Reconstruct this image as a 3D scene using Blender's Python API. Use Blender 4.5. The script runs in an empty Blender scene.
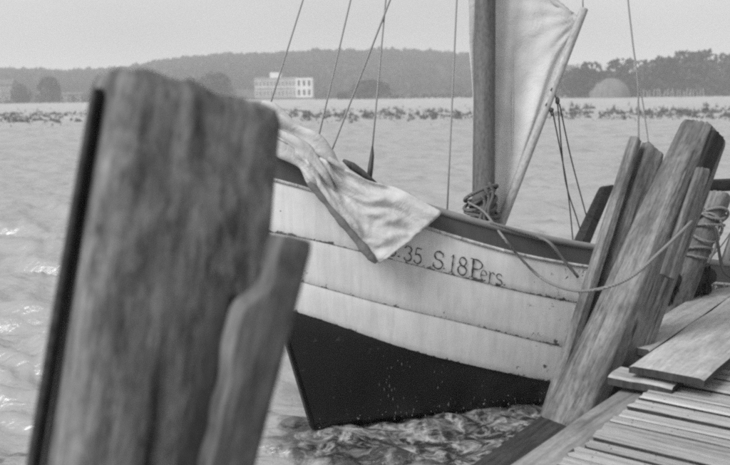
import bpy, bmesh, math, random
import numpy as np
from mathutils import Vector, Matrix, noise
from mathutils.bvhtree import BVHTree

random.seed(7)
RNG = np.random.RandomState(11)
R = math.radians
sc = bpy.context.scene
COL = sc.collection

# ------------------------------------------------------------------ camera
W, H, F = 730.0, 465.0, 860.0            # photograph grid used for measuring
EYE = Vector((0, 0, 1.9))
HORIZON = 97.0
PITCH = math.atan((H / 2 - HORIZON) / F)
ROLL = R(0.7)
FWD = Vector((0, math.cos(PITCH), -math.sin(PITCH)))
_r0, _u0 = Vector((1, 0, 0)), Vector((0, math.sin(PITCH), math.cos(PITCH)))
RIGHT = _r0 * math.cos(ROLL) - _u0 * math.sin(ROLL)
UP = _u0 * math.cos(ROLL) + _r0 * math.sin(ROLL)
cam_d = bpy.data.cameras.new('camera')
cam = bpy.data.objects.new('camera', cam_d)
COL.objects.link(cam)
cam.matrix_world = Matrix(((RIGHT.x, UP.x, -FWD.x, EYE.x), (RIGHT.y, UP.y, -FWD.y, EYE.y),
                           (RIGHT.z, UP.z, -FWD.z, EYE.z), (0, 0, 0, 1)))
cam_d.sensor_fit = 'HORIZONTAL'
cam_d.sensor_width = 36.0
cam_d.lens = F * 36.0 / W
cam_d.clip_start = 0.05
cam_d.clip_end = 6000
cam_d.dof.use_dof = True
cam_d.dof.focus_distance = 5.3
cam_d.dof.aperture_fstop = 2.7
sc.camera = cam

# ------------------------------------------------------------------ sky, sun, exposure
SUN_EL, SUN_AZ = R(44), R(234)           # azimuth clockwise from +Y : the light comes from the left, a little behind
world = bpy.data.worlds.new('World')
sc.world = world
world.use_nodes = True
nt = world.node_tree
nt.nodes.clear()
sky = nt.nodes.new('ShaderNodeTexSky')
sky.sky_type = 'NISHITA'
sky.sun_disc = False
sky.sun_elevation = SUN_EL
sky.sun_rotation = SUN_AZ
sky.air_density = 1.0
sky.dust_density = 4.0
sky.ozone_density = 1.0
hs = nt.nodes.new('ShaderNodeHueSaturation')
hs.inputs['Saturation'].default_value = 0.0
ov = nt.nodes.new('ShaderNodeMix')       # a hazy, even overcast veil over the clear sky
ov.data_type = 'RGBA'
ov.inputs[0].default_value = 0.75
ov.inputs[7].default_value = (7.6, 7.6, 7.6, 1)
bg = nt.nodes.new('ShaderNodeBackground')
bg.inputs['Strength'].default_value = 0.094
wo = nt.nodes.new('ShaderNodeOutputWorld')
nt.links.new(sky.outputs[0], hs.inputs['Color'])
tcw = nt.nodes.new('ShaderNodeTexCoord')
mpw = nt.nodes.new('ShaderNodeMapping')
mpw.inputs['Scale'].default_value = (1.0, 1.0, 2.6)
nzw = nt.nodes.new('ShaderNodeTexNoise')
nzw.inputs['Scale'].default_value = 2.2
nzw.inputs['Detail'].default_value = 4
rpw = nt.nodes.new('ShaderNodeMapRange')
rpw.inputs['From Min'].default_value = 0.3
rpw.inputs['From Max'].default_value = 0.7
rpw.inputs['To Min'].default_value = 6.2
rpw.inputs['To Max'].default_value = 8.4
nt.links.new(tcw.outputs['Generated'], mpw.inputs['Vector'])
nt.links.new(mpw.outputs[0], nzw.inputs['Vector'])
nt.links.new(nzw.outputs['Fac'], rpw.inputs['Value'])
nt.links.new(rpw.outputs[0], ov.inputs[7])
nt.links.new(hs.outputs[0], ov.inputs[6])
nt.links.new(ov.outputs[2], bg.inputs['Color'])
nt.links.new(bg.outputs[0], wo.inputs['Surface'])

sun_d = bpy.data.lights.new('sun', 'SUN')
sun_d.energy = 3.5
sun_d.angle = R(24)
sun = bpy.data.objects.new('sun', sun_d)
COL.objects.link(sun)
_sd = Vector((math.sin(SUN_AZ) * math.cos(SUN_EL), math.cos(SUN_AZ) * math.cos(SUN_EL), math.sin(SUN_EL)))
sun.rotation_euler = _sd.to_track_quat('Z', 'Y').to_euler()
sun.location = (-5, -4, 9)

sc.view_settings.view_transform = 'Standard'
sc.view_settings.look = 'None'
sc.view_settings.gamma = 1.0
sc.view_settings.exposure = 0.0
sc.render.engine = 'CYCLES'
sc.cycles.filter_width = 2.6
sc.cycles.volume_bounces = 1
sc.cycles.max_bounces = 6
sc.cycles.sample_clamp_indirect = 3.0
sc.cycles.sample_clamp_direct = 2.0
sc.cycles.use_denoising = False

# ------------------------------------------------------------------ measuring helpers
def ray(px, py):
    return FWD + RIGHT * ((px - W / 2) / F) - UP * ((py - H / 2) / F)
def at(px, py, depth):
    return EYE + ray(px, py) * depth
def onz(px, py, z):
    d = ray(px, py)
    return EYE + d * ((z - EYE.z) / d.z)
def onplane(px, py, p0, n):
    d = ray(px, py)
    return EYE + d * ((p0 - EYE).dot(n) / d.dot(n))
def proj(p):
    q = p - EYE
    k = q.dot(FWD)
    return (W / 2 + F * q.dot(RIGHT) / k, H / 2 - F * q.dot(UP) / k, k)
def poly(pts, x):
    if x <= pts[0][0]: a, b = pts[0], pts[1]
    elif x >= pts[-1][0]: a, b = pts[-2], pts[-1]
    else:
        for i in range(len(pts) - 1):
            if pts[i][0] <= x <= pts[i + 1][0]:
                a, b = pts[i], pts[i + 1]
                break
    return a[1] + (b[1] - a[1]) * (x - a[0]) / (b[0] - a[0])
def cat(pts, t):
    """Catmull-Rom through a list of Vectors, t in 0..1"""
    n = len(pts) - 1
    f = min(max(t, 0), 1) * n
    i = min(int(f), n - 1)
    f -= i
    p1, p2 = pts[i], pts[i + 1]
    p0 = pts[i - 1] if i > 0 else p1 * 2 - p2
    p3 = pts[i + 2] if i + 2 <= n else p2 * 2 - p1
    return 0.5 * ((2 * p1) + (p2 - p0) * f + (2 * p0 - 5 * p1 + 4 * p2 - p3) * f * f + (3 * p1 - p0 - 3 * p2 + p3) * f ** 3)

# ------------------------------------------------------------------ object helpers
def tag(o, label=None, cat_=None, group=None, kind=None):
    if label: o['label'] = label
    if cat_: o['category'] = cat_
    if group: o['group'] = group
    if kind: o['kind'] = kind
    return o
def empty(name, loc, label, cat_, group=None):
    o = bpy.data.objects.new(name, None)
    COL.objects.link(o)
    o.location = loc
    o.empty_display_size = 0.2
    return tag(o, label, cat_, group)
class MB:
    def __init__(s):
        s.v, s.f, s.uv = [], [], {}
    def add(s, v, f):
        k = len(s.v)
        s.v += [tuple(p) for p in v]
        s.f += [tuple(i + k for i in q) for q in f]
    def grid(s, rows, closed=False):
        """rows: list of equal-length lists of points"""
        k = len(s.v)
        n = len(rows[0])
        for r in rows: s.v += [tuple(p) for p in r]
        for i in range(len(rows) - 1):
            for j in range(n if closed else n - 1):
                a, b = k + i * n + j, k + i * n + (j + 1) % n
                s.f.append((a, b, b + n, a + n))
    def box(s, c, ax, ay, az, bev=0.0):
        """centre and three half-extent vectors; the long edges are chamfered when bev > 0"""
        c = Vector(c)
        if bev <= 0:
            v = [c + ax * i + ay * j + az * k for i in (-1, 1) for j in (-1, 1) for k in (-1, 1)]
            s.add(v, [(0, 1, 3, 2), (4, 6, 7, 5), (0, 4, 5, 1), (2, 3, 7, 6), (0, 2, 6, 4), (1, 5, 7, 3)])
            return
        ly, lz = ay.length, az.length
        prof = [(-1, -1 + bev / lz), (-1 + bev / ly, -1), (1 - bev / ly, -1), (1, -1 + bev / lz),
                (1, 1 - bev / lz), (1 - bev / ly, 1), (-1 + bev / ly, 1), (-1, 1 - bev / lz)]
        v = [c + ax * i + ay * p[0] + az * p[1] for i in (-1, 1) for p in prof]
        s.add(v, [tuple(range(7, -1, -1)), tuple(range(8, 16))] + [(i, (i + 1) % 8, 8 + (i + 1) % 8, 8 + i) for i in range(8)])
    def tube(s, pts, r, seg=8, caps=True):
        pts = [Vector(p) for p in pts]
        n = len(pts)
        rr = r if callable(r) else (lambda t: r)
        up = None
        rings = []
        for i, p in enumerate(pts):
            t = (pts[min(i + 1, n - 1)] - pts[max(i - 1, 0)]).normalized()
            if up is None:
                up = t.orthogonal().normalized()
            up = (up - t * up.dot(t)).normalized()
            sd = t.cross(up)
            q = rr(i / max(1, n - 1))
            rings.append([p + (up * math.cos(2 * math.pi * j / seg) + sd * math.sin(2 * math.pi * j / seg)) * q for j in range(seg)])
        k = len(s.v)
        s.grid(rings, True)
        if caps:
            s.f.append(tuple(k + j for j in range(seg - 1, -1, -1)))
            s.f.append(tuple(k + (n - 1) * seg + j for j in range(seg)))
    def mesh(s, name, mat, smooth=False, origin=None):
        me = bpy.data.meshes.new(name)
        vv = s.v if origin is None else [tuple(Vector(p) - origin) for p in s.v]
        me.from_pydata(vv, [], s.f)
        if mat: me.materials.append(mat)
        if smooth:
            me.polygons.foreach_set('use_smooth', [True] * len(me.polygons))
        me.update()
        return me
    def build(s, name, mat, parent=None, smooth=False, origin=None):
        """verts are in world space; the object sits at origin (or the parent's place)"""
        if origin is None:
            origin = Vector(s.v[0])
        o = bpy.data.objects.new(name, s.mesh(name, mat, smooth, origin))
        COL.objects.link(o)
        hang(o, parent, Matrix.Translation(origin))
        return o
WORLD = {}
def hang(o, parent, mw):
    """place o at the world matrix mw under parent (parents carry no rotation of their own unless recorded)"""
    WORLD[o.name] = mw
    if parent is not None:
        o.parent = parent
        pm = WORLD.get(parent.name)
        if pm is None: pm = Matrix.Translation(parent.location)
        o.matrix_local = pm.inverted() @ mw
    else:
        o.matrix_world = mw
def copy_to(o, mw, parent=None):
    c = o.copy()
    COL.objects.link(c)
    c.parent = None
    hang(c, parent, mw)
    return c
def bevel(o, w=0.004, seg=2):
    m = o.modifiers.new('bevel', 'BEVEL')
    m.width = w
    m.segments = seg
    m.limit_method = 'ANGLE'
    return o

# ------------------------------------------------------------------ materials (all neutral grey: a black and white picture)
def g(v): return (v, v, v, 1)
class N:
    def __init__(s, name):
        s.m = bpy.data.materials.new(name)
        s.m.use_nodes = True
        s.t = s.m.node_tree
        s.t.nodes.clear()
        s.out = s.t.nodes.new('ShaderNodeOutputMaterial')
        s.b = s.t.nodes.new('ShaderNodeBsdfPrincipled')
        s.t.links.new(s.b.outputs[0], s.out.inputs['Surface'])
    def n(s, kind, **kw):
        q = s.t.nodes.new(kind)
        for k, v in kw.items(): setattr(q, k, v)
        return q
    def l(s, a, b): s.t.links.new(a, b)
    def coord(s, scale=(1, 1, 1), which='Object'):
        c = s.n('ShaderNodeTexCoord')
        m = s.n('ShaderNodeMapping')
        m.inputs['Scale'].default_value = scale
        s.l(c.outputs[which], m.inputs['Vector'])
        return m.outputs[0]
    def noise(s, vec, scale, detail=4, rough=0.55, dist=0.0):
        q = s.n('ShaderNodeTexNoise')
        q.inputs['Scale'].default_value = scale
        q.inputs['Detail'].default_value = detail
        q.inputs['Roughness'].default_value = rough
        q.inputs['Distortion'].default_value = dist
        s.l(vec, q.inputs['Vector'])
        return q.outputs['Fac']
    def ramp(s, fac, stops):
        q = s.n('ShaderNodeValToRGB')
        e = q.color_ramp.elements
        while len(e) < len(stops): e.new(0.5)
        for i, (p, v) in enumerate(stops):
            e[i].position = p
            e[i].color = g(v)
        s.l(fac, q.inputs['Fac'])
        return q.outputs['Color']
    def math(s, op, a, b=0.0):
        q = s.n('ShaderNodeMath', operation=op)
        for i, x in enumerate((a, b)):
            if isinstance(x, (int, float)): q.inputs[i].default_value = x
            else: s.l(x, q.inputs[i])
        return q.outputs[0]
    def mix(s, fac, a, b, mode='MIX'):
        q = s.n('ShaderNodeMix', data_type='RGBA', blend_type=mode)
        for i, x in ((0, fac), (6, a), (7, b)):
            if isinstance(x, (int, float)): q.inputs[i].default_value = x if i == 0 else g(x)
            else: s.l(x, q.inputs[i])
        return q.outputs[2]
    def bump(s, h, strength=0.5, dist=0.01, normal=None):
        q = s.n('ShaderNodeBump')
        q.inputs['Strength'].default_value = strength
        q.inputs['Distance'].default_value = dist
        s.l(h, q.inputs['Height'])
        if normal is not None: s.l(normal, q.inputs['Normal'])
        return q.outputs[0]
    def fin(s, col, rough=0.8, normal=None, spec=0.3):
        if isinstance(col, (int, float)): s.b.inputs['Base Color'].default_value = g(col)
        else: s.l(col, s.b.inputs['Base Color'])
        if isinstance(rough, (int, float)): s.b.inputs['Roughness'].default_value = rough
        else: s.l(rough, s.b.inputs['Roughness'])
        s.b.inputs['Specular IOR Level'].default_value = spec
        if normal is not None: s.l(normal, s.b.inputs['Normal'])
        return s.m
def rnd(m):
    q = m.n('ShaderNodeObjectInfo')
    return q.outputs['Random']

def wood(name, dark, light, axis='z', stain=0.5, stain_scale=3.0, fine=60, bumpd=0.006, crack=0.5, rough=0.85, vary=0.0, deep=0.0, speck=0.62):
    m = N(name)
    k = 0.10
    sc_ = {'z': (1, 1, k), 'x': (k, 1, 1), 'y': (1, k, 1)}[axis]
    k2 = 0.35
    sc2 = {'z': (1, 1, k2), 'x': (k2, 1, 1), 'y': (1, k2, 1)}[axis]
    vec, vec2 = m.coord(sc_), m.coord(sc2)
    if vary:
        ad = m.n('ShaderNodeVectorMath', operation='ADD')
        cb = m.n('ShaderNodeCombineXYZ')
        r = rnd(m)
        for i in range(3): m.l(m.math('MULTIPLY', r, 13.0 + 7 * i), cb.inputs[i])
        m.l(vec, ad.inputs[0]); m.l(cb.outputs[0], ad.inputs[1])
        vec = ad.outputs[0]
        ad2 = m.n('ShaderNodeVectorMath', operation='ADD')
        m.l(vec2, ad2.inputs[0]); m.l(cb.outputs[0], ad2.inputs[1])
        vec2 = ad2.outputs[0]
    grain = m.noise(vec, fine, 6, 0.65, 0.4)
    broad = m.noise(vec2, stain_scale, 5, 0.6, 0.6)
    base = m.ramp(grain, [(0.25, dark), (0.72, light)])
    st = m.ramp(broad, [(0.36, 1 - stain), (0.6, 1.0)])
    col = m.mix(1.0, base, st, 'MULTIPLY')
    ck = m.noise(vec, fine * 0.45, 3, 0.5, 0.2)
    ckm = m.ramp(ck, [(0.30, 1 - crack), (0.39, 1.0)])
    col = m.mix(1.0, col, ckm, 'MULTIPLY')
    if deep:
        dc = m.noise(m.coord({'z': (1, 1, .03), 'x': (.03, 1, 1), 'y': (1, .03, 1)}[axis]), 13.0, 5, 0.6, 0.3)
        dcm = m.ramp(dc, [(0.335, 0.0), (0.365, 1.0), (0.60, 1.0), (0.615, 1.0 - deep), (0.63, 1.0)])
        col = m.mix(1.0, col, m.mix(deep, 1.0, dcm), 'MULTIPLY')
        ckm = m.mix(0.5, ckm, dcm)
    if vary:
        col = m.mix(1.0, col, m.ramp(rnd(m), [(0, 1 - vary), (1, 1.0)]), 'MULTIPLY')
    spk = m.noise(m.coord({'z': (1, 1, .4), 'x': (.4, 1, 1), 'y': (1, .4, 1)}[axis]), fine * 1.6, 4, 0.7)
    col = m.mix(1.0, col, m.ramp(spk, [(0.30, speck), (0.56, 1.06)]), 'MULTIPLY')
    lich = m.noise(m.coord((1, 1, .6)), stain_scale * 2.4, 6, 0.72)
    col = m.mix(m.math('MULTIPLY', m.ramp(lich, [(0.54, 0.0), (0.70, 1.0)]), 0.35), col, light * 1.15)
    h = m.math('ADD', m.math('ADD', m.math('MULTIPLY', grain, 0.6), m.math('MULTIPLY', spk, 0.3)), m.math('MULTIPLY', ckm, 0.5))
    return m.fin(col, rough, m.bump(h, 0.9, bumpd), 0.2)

M = {}
M['pile'] = wood('pile_wood', 0.08, 0.31, 'z', 0.5, 4.0, 34, 0.012, 0.6, deep=0.75)
M['near_pile'] = wood('near_pile_wood', 0.07, 0.32, 'z', 0.75, 9.0, 40, 0.008, 0.6, deep=0.5)
M['near_post'] = wood('near_post_wood', 0.04, 0.21, 'z', 0.7, 6.0, 26, 0.008, 0.6, deep=0.5)
M['plank_post'] = wood('plank_post_wood', 0.12, 0.32, 'z', 0.45, 4.0, 45, 0.008, 0.5, deep=0.6)
M['dark_post'] = wood('tarred_and_shade_wood', 0.018, 0.06, 'z', 0.5, 4.0, 40, 0.006, 0.5)  # dark timber, also used for shade painted onto the piles
M['slat'] = wood('deck_slat_wood', 0.36, 0.66, 'x', 0.4, 3.0, 50, 0.005, 0.5, 0.85, 0.40, speck=0.8)
M['board'] = wood('loose_board_wood', 0.34, 0.58, 'x', 0.3, 3.0, 40, 0.004, 0.35, 0.8, 0.2, speck=0.85)
M['edge_shade'] = wood('shaded_sawn_edge', 0.03, 0.08, 'z', 0.4, 3.0, 30, 0.004, 0.3)  # dark edge colour standing in for shade in the gaps
M['stringer'] = wood('stringer_wood', 0.20, 0.38, 'x', 0.35, 2.5, 40, 0.004, 0.4, speck=0.8)
M['stringer_dark'] = wood('wet_beam_and_shade_wood', 0.03, 0.08, 'x', 0.35, 2.5, 40, 0.004, 0.4, 0.6)
M['mast'] = wood('mast_wood', 0.10, 0.18, 'z', 0.3, 3.0, 45, 0.002, 0.3, 0.55)
M['spar'] = wood('pale_spar_wood', 0.36, 0.5, 'z', 0.2, 3.0, 45, 0.002, 0.2, 0.6)
M['club'] = wood('brown_spar_wood', 0.07, 0.16, 'z', 0.4, 6.0, 60, 0.002, 0.4, 0.7)

def painted(name, base, wear, chips=0.0, edge=0.0, rough=0.5):
    m = N(name)
    uv = m.n('ShaderNodeUVMap').outputs[0]
    ob = m.coord((1, 1, 1))
    dirt = m.ramp(m.noise(ob, 5.0, 5, 0.65), [(0.3, 0.88), (0.62, 1.0)])
    streak = m.ramp(m.noise(m.coord((9, 9, 0.8)), 3.0, 4, 0.6), [(0.32, 0.86), (0.6, 1.0)])
    col = m.mix(1.0, base, dirt, 'MULTIPLY')
    col = m.mix(1.0, col, streak, 'MULTIPLY')
    n1 = m.noise(ob, 17.0, 6, 0.7, 0.3)
    if edge > 0:
        sx = m.n('ShaderNodeSeparateXYZ')
        m.l(uv, sx.inputs[0])
        d = m.math('MINIMUM', sx.outputs[1], 1.0)
        low = m.math('MULTIPLY', m.math('POWER', m.math('SUBTRACT', 1.0, d), 14.0), edge)      # chips gather at the plank's lower edge
        far = m.math('MULTIPLY', m.math('MAXIMUM', m.math('SUBTRACT', sx.outputs[0], 0.26), 0.0), 0.55)
        n1 = m.math('ADD', m.math('ADD', n1, low), far)
    mask = m.ramp(n1, [(0.74 - chips, 0.0), (0.77 - chips, 1.0)])
    col = m.mix(mask, col, wear)
    rg = m.mix(mask, rough, 0.9)
    h = m.math('SUBTRACT', m.math('MULTIPLY', m.noise(ob, 40, 3), 0.25), mask)
    return m.fin(col, rg, m.bump(h, 0.5, 0.003), 0.4)
M['white'] = painted('white_hull_paint', 0.73, 0.13, 0.05, 0.22)
M['rail'] = painted('dark_rail_paint', 0.085, 0.03, 0.05)
M['cap'] = painted('rail_cap_paint', 0.24, 0.10, 0.05)
M['tar'] = painted('black_bottom_tar', 0.012, 0.035, 0.10, 0.0, 0.36)
M['letter'] = N('letter_paint').fin(0.04, 0.7)
def rope(name, v, tw=45):
    m = N(name)
    ob = m.coord((1, 1, 1))
    w = m.n('ShaderNodeTexWave', wave_type='BANDS', bands_direction='DIAGONAL')
    w.inputs['Scale'].default_value = tw
    w.inputs['Distortion'].default_value = 1.0
    m.l(ob, w.inputs['Vector'])
    col = m.ramp(w.outputs['Fac'], [(0.1, v * 0.55), (0.8, v)])
    return m.fin(col, 0.9, m.bump(w.outputs['Fac'], 0.8, 0.004), 0.1)
M['rope'] = rope('hemp_rope', 0.30)
M['rope_dark'] = rope('tarred_rope', 0.10)
M['wire'] = rope('old_rigging_rope', 0.50, 90)
M['coil'] = rope('brown_coil_rope', 0.19)
M['iron'] = N('iron').fin(0.04, 0.55, None, 0.5)
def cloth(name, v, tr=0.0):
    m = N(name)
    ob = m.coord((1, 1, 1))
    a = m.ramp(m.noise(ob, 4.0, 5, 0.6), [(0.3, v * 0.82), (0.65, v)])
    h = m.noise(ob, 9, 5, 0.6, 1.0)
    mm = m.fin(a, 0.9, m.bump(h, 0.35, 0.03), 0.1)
    if tr:
        tl = m.n('ShaderNodeBsdfTranslucent')
        m.l(a, tl.inputs['Color'])
        mx = m.n('ShaderNodeMixShader')
        mx.inputs[0].default_value = tr
        m.l(m.b.outputs[0], mx.inputs[1]); m.l(tl.outputs[0], mx.inputs[2])
        m.l(mx.outputs[0], m.out.inputs['Surface'])
    return mm
M['sail'] = cloth('sailcloth', 0.76, 0.3)
M['drape'] = cloth('old_canvas', 0.62, 0.1)

M['canvas_dark'] = cloth('shaded_hem_canvas', 0.20)  # shadow on the rolled hem put into the canvas colour
# water
def water_mat():
    m = N('sea_water')
    geo = m.n('ShaderNodeNewGeometry').outputs['Position']
    mp = m.n('ShaderNodeMapping')
    mp.inputs['Scale'].default_value = (1.0, 1.8, 1.0)
    m.l(geo, mp.inputs['Vector'])
    n1 = m.noise(mp.outputs[0], 7.0, 5, 0.6, 0.5)
    n2 = m.noise(mp.outputs[0], 1.6, 3, 0.5, 0.3)
    mp3 = m.n('ShaderNodeMapping')
    mp3.inputs['Scale'].default_value = (0.28, 0.5, 1.0)
    m.l(geo, mp3.inputs['Vector'])
    n3 = m.noise(mp3.outputs[0], 1.5, 5, 0.65, 0.6)
    h = m.math('ADD', m.math('ADD', m.math('MULTIPLY', n1, 0.55), n2), m.math('MULTIPLY', n3, 2.2))
    at_ = m.n('ShaderNodeAttribute', attribute_name='foam')
    fn = m.noise(geo, 10.0, 8, 0.66, 0.9)
    fm = m.math('ADD', fn, m.math('MULTIPLY', m.math('SUBTRACT', at_.outputs['Fac'], 1.0), 0.42))
    foam = m.ramp(fm, [(0.45, 0.0), (0.70, 1.0)])
    # hull's dark reflection and shade put into the water colour, in drifting patches
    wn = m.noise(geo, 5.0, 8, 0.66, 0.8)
    bed = m.n('ShaderNodeAttribute', attribute_name='bed')  # mask of water painted dark for the hull's reflection and shade
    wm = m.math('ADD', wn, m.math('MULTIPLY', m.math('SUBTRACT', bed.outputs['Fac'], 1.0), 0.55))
    weed = m.ramp(wm, [(0.30, 0.0), (0.52, 1.0)])  # how strongly the painted hull shade darkens the water
    col = m.mix(foam, m.mix(weed, WATER_BASE, 0.03), 0.52)  # weed here is the painted hull shade
    rg = m.mix(foam, 0.24, 0.9)
    m.fin(col, rg, m.bump(m.math('ADD', h, m.math('MULTIPLY', foam, 0.15)), 0.6, 0.06), 0.5)
    m.b.inputs['IOR'].default_value = 1.9
    return m.m
WATER_BASE = 0.31
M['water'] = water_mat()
def earth(name, a, b, scale):
    m = N(name)
    geo = m.n('ShaderNodeNewGeometry').outputs['Position']
    n = m.noise(geo, scale, 6, 0.65)
    return m.fin(m.ramp(n, [(0.35, a), (0.65, b)]), 0.95, m.bump(n, 0.5, 0.2), 0.1)
M['mud'] = earth('pale_mud', 0.30, 0.46, 0.25)
M['hill'] = earth('wooded_ground', 0.03, 0.06, 0.1)
M['weed'] = earth('wet_weed', 0.06, 0.16, 2.0)
M['weed_wet'] = N('wet_seaweed').fin(0.025, 0.6, None, 0.3)
def leaf(name, a, b):
    m = N(name)
    n = m.noise(m.coord((1, 1, 1)), 0.45, 4, 0.6)
    r = m.ramp(rnd(m), [(0, 0.75), (1, 1.0)])
    big = m.ramp(m.noise(m.coord((1, 1, 1)), 0.022, 4, 0.6), [(0.36, 0.6), (0.62, 1.35)])
    return m.fin(m.mix(1.0, m.mix(1.0, m.ramp(n, [(0.35, a), (0.65, b)]), r, 'MULTIPLY'), big, 'MULTIPLY'), 0.8, None, 0.2)
M['leaf'] = leaf('tree_leaves', 0.03, 0.075)
M['pine'] = leaf('pine_needles', 0.035, 0.06)
M['bark'] = wood('bark', 0.03, 0.07, 'z', 0.3, 1.0, 6, 0.05, 0.4)
M['plaster'] = earth('white_plaster', 0.62, 0.74, 0.4)
M['plaster_grey'] = earth('grey_plaster', 0.34, 0.44, 0.4)
M['plaster_dull'] = earth('dull_plaster', 0.14, 0.22, 0.4)
M['roof'] = earth('roof_tiles', 0.10, 0.18, 0.6)
M['glass'] = N('dark_window_glass').fin(0.03, 0.15, None, 0.5)
M['thatch'] = wood('pale_thatch', 0.14, 0.21, 'z', 0.2, 0.3, 2.0, 0.1, 0.2)

# ------------------------------------------------------------------ the sea: one fine sheet
BOAT_DIR_DEG, HEEL_DEG = 33.0, 9.0
PHI, HEEL = R(BOAT_DIR_DEG), R(HEEL_DEG)
A_ = Vector((math.cos(PHI), math.sin(PHI), 0))                     # bow to stern
NH = Vector((math.sin(PHI), -math.cos(PHI), 0))                    # towards the viewer
N_ = (NH * math.cos(HEEL) + Vector((0, 0, 1)) * math.sin(HEEL)).normalized()
U_ = (Vector((0, 0, 1)) * math.cos(HEEL) - NH * math.sin(HEEL)).normalized()
S0 = onz(313, 425, 0.0)

def wave_height(x, y):
    rng = np.random.RandomState(3)
    d = np.hypot(x, y)
    z = np.zeros_like(x)
    wx = x + 0.25 * np.sin(y * 1.3 + 0.6 * x) + 0.12 * np.sin(3.1 * x - 1.7 * y)
    wy = y + 0.22 * np.sin(x * 1.1 + 0.4 * y) + 0.10 * np.sin(2.3 * x + 2.9 * y)
    for i in range(46):
        lam = 0.16 * (2.6 / 0.16) ** rng.rand()
        k = 2 * math.pi / lam
        th = R(68) + rng.randn() * 0.55
        fade = np.clip(1.3 - d / (lam * 110), 0, 1)
        amp = 0.0125 * lam ** 0.85
        s = np.sin(k * (wx * math.cos(th) + wy * math.sin(th)) + rng.rand() * 6.28)
        z += 1.25 * amp * fade * (0.6 * s + 0.4 * (1 - 2 * np.abs(s) ** 1.6))
    return z
def hull_near(x, y):
    """distance in plan to the boat's near waterline and the place along it"""
    bx, by = S0.x, S0.y
    dx, dy = math.cos(R(15)), math.sin(R(15))
    s = (x - bx) * dx + (y - by) * dy
    t = (x - bx) * dy - (y - by) * dx                             # positive towards the viewer
    return s, t
def sea_z(x, y, r=None):
    z = wave_height(x, y)
    s, t = hull_near(x, y)
    rng = np.random.RandomState(9)
    chop = np.zeros_like(x)
    for i in range(40):
        lam = 0.08 * (0.45 / 0.08) ** rng.rand()
        th = rng.rand() * 6.28
        chop += 0.10 * lam ** 0.9 * np.sin(2 * math.pi / lam * (x * math.cos(th) + y * math.sin(th)) + rng.rand() * 6.28 + 1.5 * np.sin(3 * x + 2 * y))
    along = 1 / (1 + np.exp(-(s + 0.12) / 0.10))
    near = along * np.exp(-np.clip(t, 0, 9) / 0.55) * np.exp(-np.clip(-t - 0.25, 0, 9) / 0.1)
    spray = np.exp(-((s + 0.05) ** 2 + (t - 0.22) ** 2) / 0.10)
    z = z + chop * (0.075 * near + 0.05 * spray)
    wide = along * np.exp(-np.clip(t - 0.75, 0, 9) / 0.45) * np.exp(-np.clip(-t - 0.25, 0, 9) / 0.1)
    z = z - wave_height(x, y) * 0.6 * np.clip(near + spray, 0, 1)
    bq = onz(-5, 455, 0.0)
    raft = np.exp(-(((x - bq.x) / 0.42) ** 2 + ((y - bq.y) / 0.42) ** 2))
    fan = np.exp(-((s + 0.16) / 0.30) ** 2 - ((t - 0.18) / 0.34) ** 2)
    bed = np.clip(1.1 * wide + 0.62 * fan + 0.75 * raft, 0, 1)  # painted dark beside the hull and bow, plus the raft corner
    sea_z.bed = bed  # painted hull shade mask, no real sea bed
    foam = np.clip(0.95 * wide * (0.6 + 0.4 * np.clip(s / 0.5, 0, 1)) + 0.72 * spray, 0, 1)
    return z, foam
def sea():
    r = np.concatenate([np.exp(np.linspace(math.log(1.2), math.log(90), 560)), np.exp(np.linspace(math.log(95), math.log(3500), 40))])
    a = np.radians(np.linspace(-58, 62, 470))
    rr, aa = np.meshgrid(r, a, indexing='ij')
    x, y = rr * np.sin(aa), rr * np.cos(aa)
    z, foam = sea_z(x, y)
    z = np.where(rr > 90, -0.25, z)
    n, mth = x.shape
    co = np.stack([x, y, z], -1).reshape(-1, 3)
    idx = np.arange(n * mth).reshape(n, mth)
    q = np.stack([idx[:-1, :-1], idx[:-1, 1:], idx[1:, 1:], idx[1:, :-1]], -1).reshape(-1, 4)[:, ::-1]
    me = bpy.data.meshes.new('sea')
    me.vertices.add(len(co)); me.vertices.foreach_set('co', co.ravel())
    me.loops.add(q.size); me.loops.foreach_set('vertex_index', q.ravel().astype(np.int32))
    me.polygons.add(len(q)); me.polygons.foreach_set('loop_start', np.arange(0, q.size, 4, dtype=np.int32))
    me.polygons.foreach_set('use_smooth', np.ones(len(q), dtype=bool))
    me.update(calc_edges=True)
    bd_ = me.attributes.new('bed', 'FLOAT', 'POINT')  # where the hull's reflection and shade are painted into the water
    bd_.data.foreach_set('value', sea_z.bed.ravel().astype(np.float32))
    at_ = me.attributes.new('foam', 'FLOAT', 'POINT')
    at_.data.foreach_set('value', foam.ravel().astype(np.float32))
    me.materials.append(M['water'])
    o = bpy.data.objects.new('sea', me)
    COL.objects.link(o)
    tag(o, kind='structure')
sea()

# ------------------------------------------------------------------ far shore: flat, hill, woods
def sheet(name, xs, ys, hf, mat):
    mb = MB()
    mb.grid([[(x, y, hf(x, y)) for x in xs] for y in ys])
    o = mb.build(name, mat, None, True, Vector((0, 0, 0)))
    tag(o, kind='structure')
    return o
def flat_h(x, y):
    e = 88 + 10 * noise.noise((x * 0.02, 3.3, 0)) + 5 * noise.noise((x * 0.09, 1.1, 0))
    if y < e: return -0.25 - min(0.8, (e - y) * 0.02)
    h = min(0.06, (y - e) * 0.004) + 0.05 * noise.noise((x * 0.05, y * 0.05, 0))
    if y > 250: h += min(1.2, (y - 250) * 0.018)
    return h - 0.03
_ys = [60, 70, 76, 80, 84, 88, 92, 96, 100, 106, 112, 120, 130, 145, 160, 180, 200, 230, 260, 300, 340, 400, 480, 600, 800, 1200, 2000, 3500]
sheet('mudflat', [x * 9.0 for x in range(-70, 71)] , _ys, flat_h, M['mud'])

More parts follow.
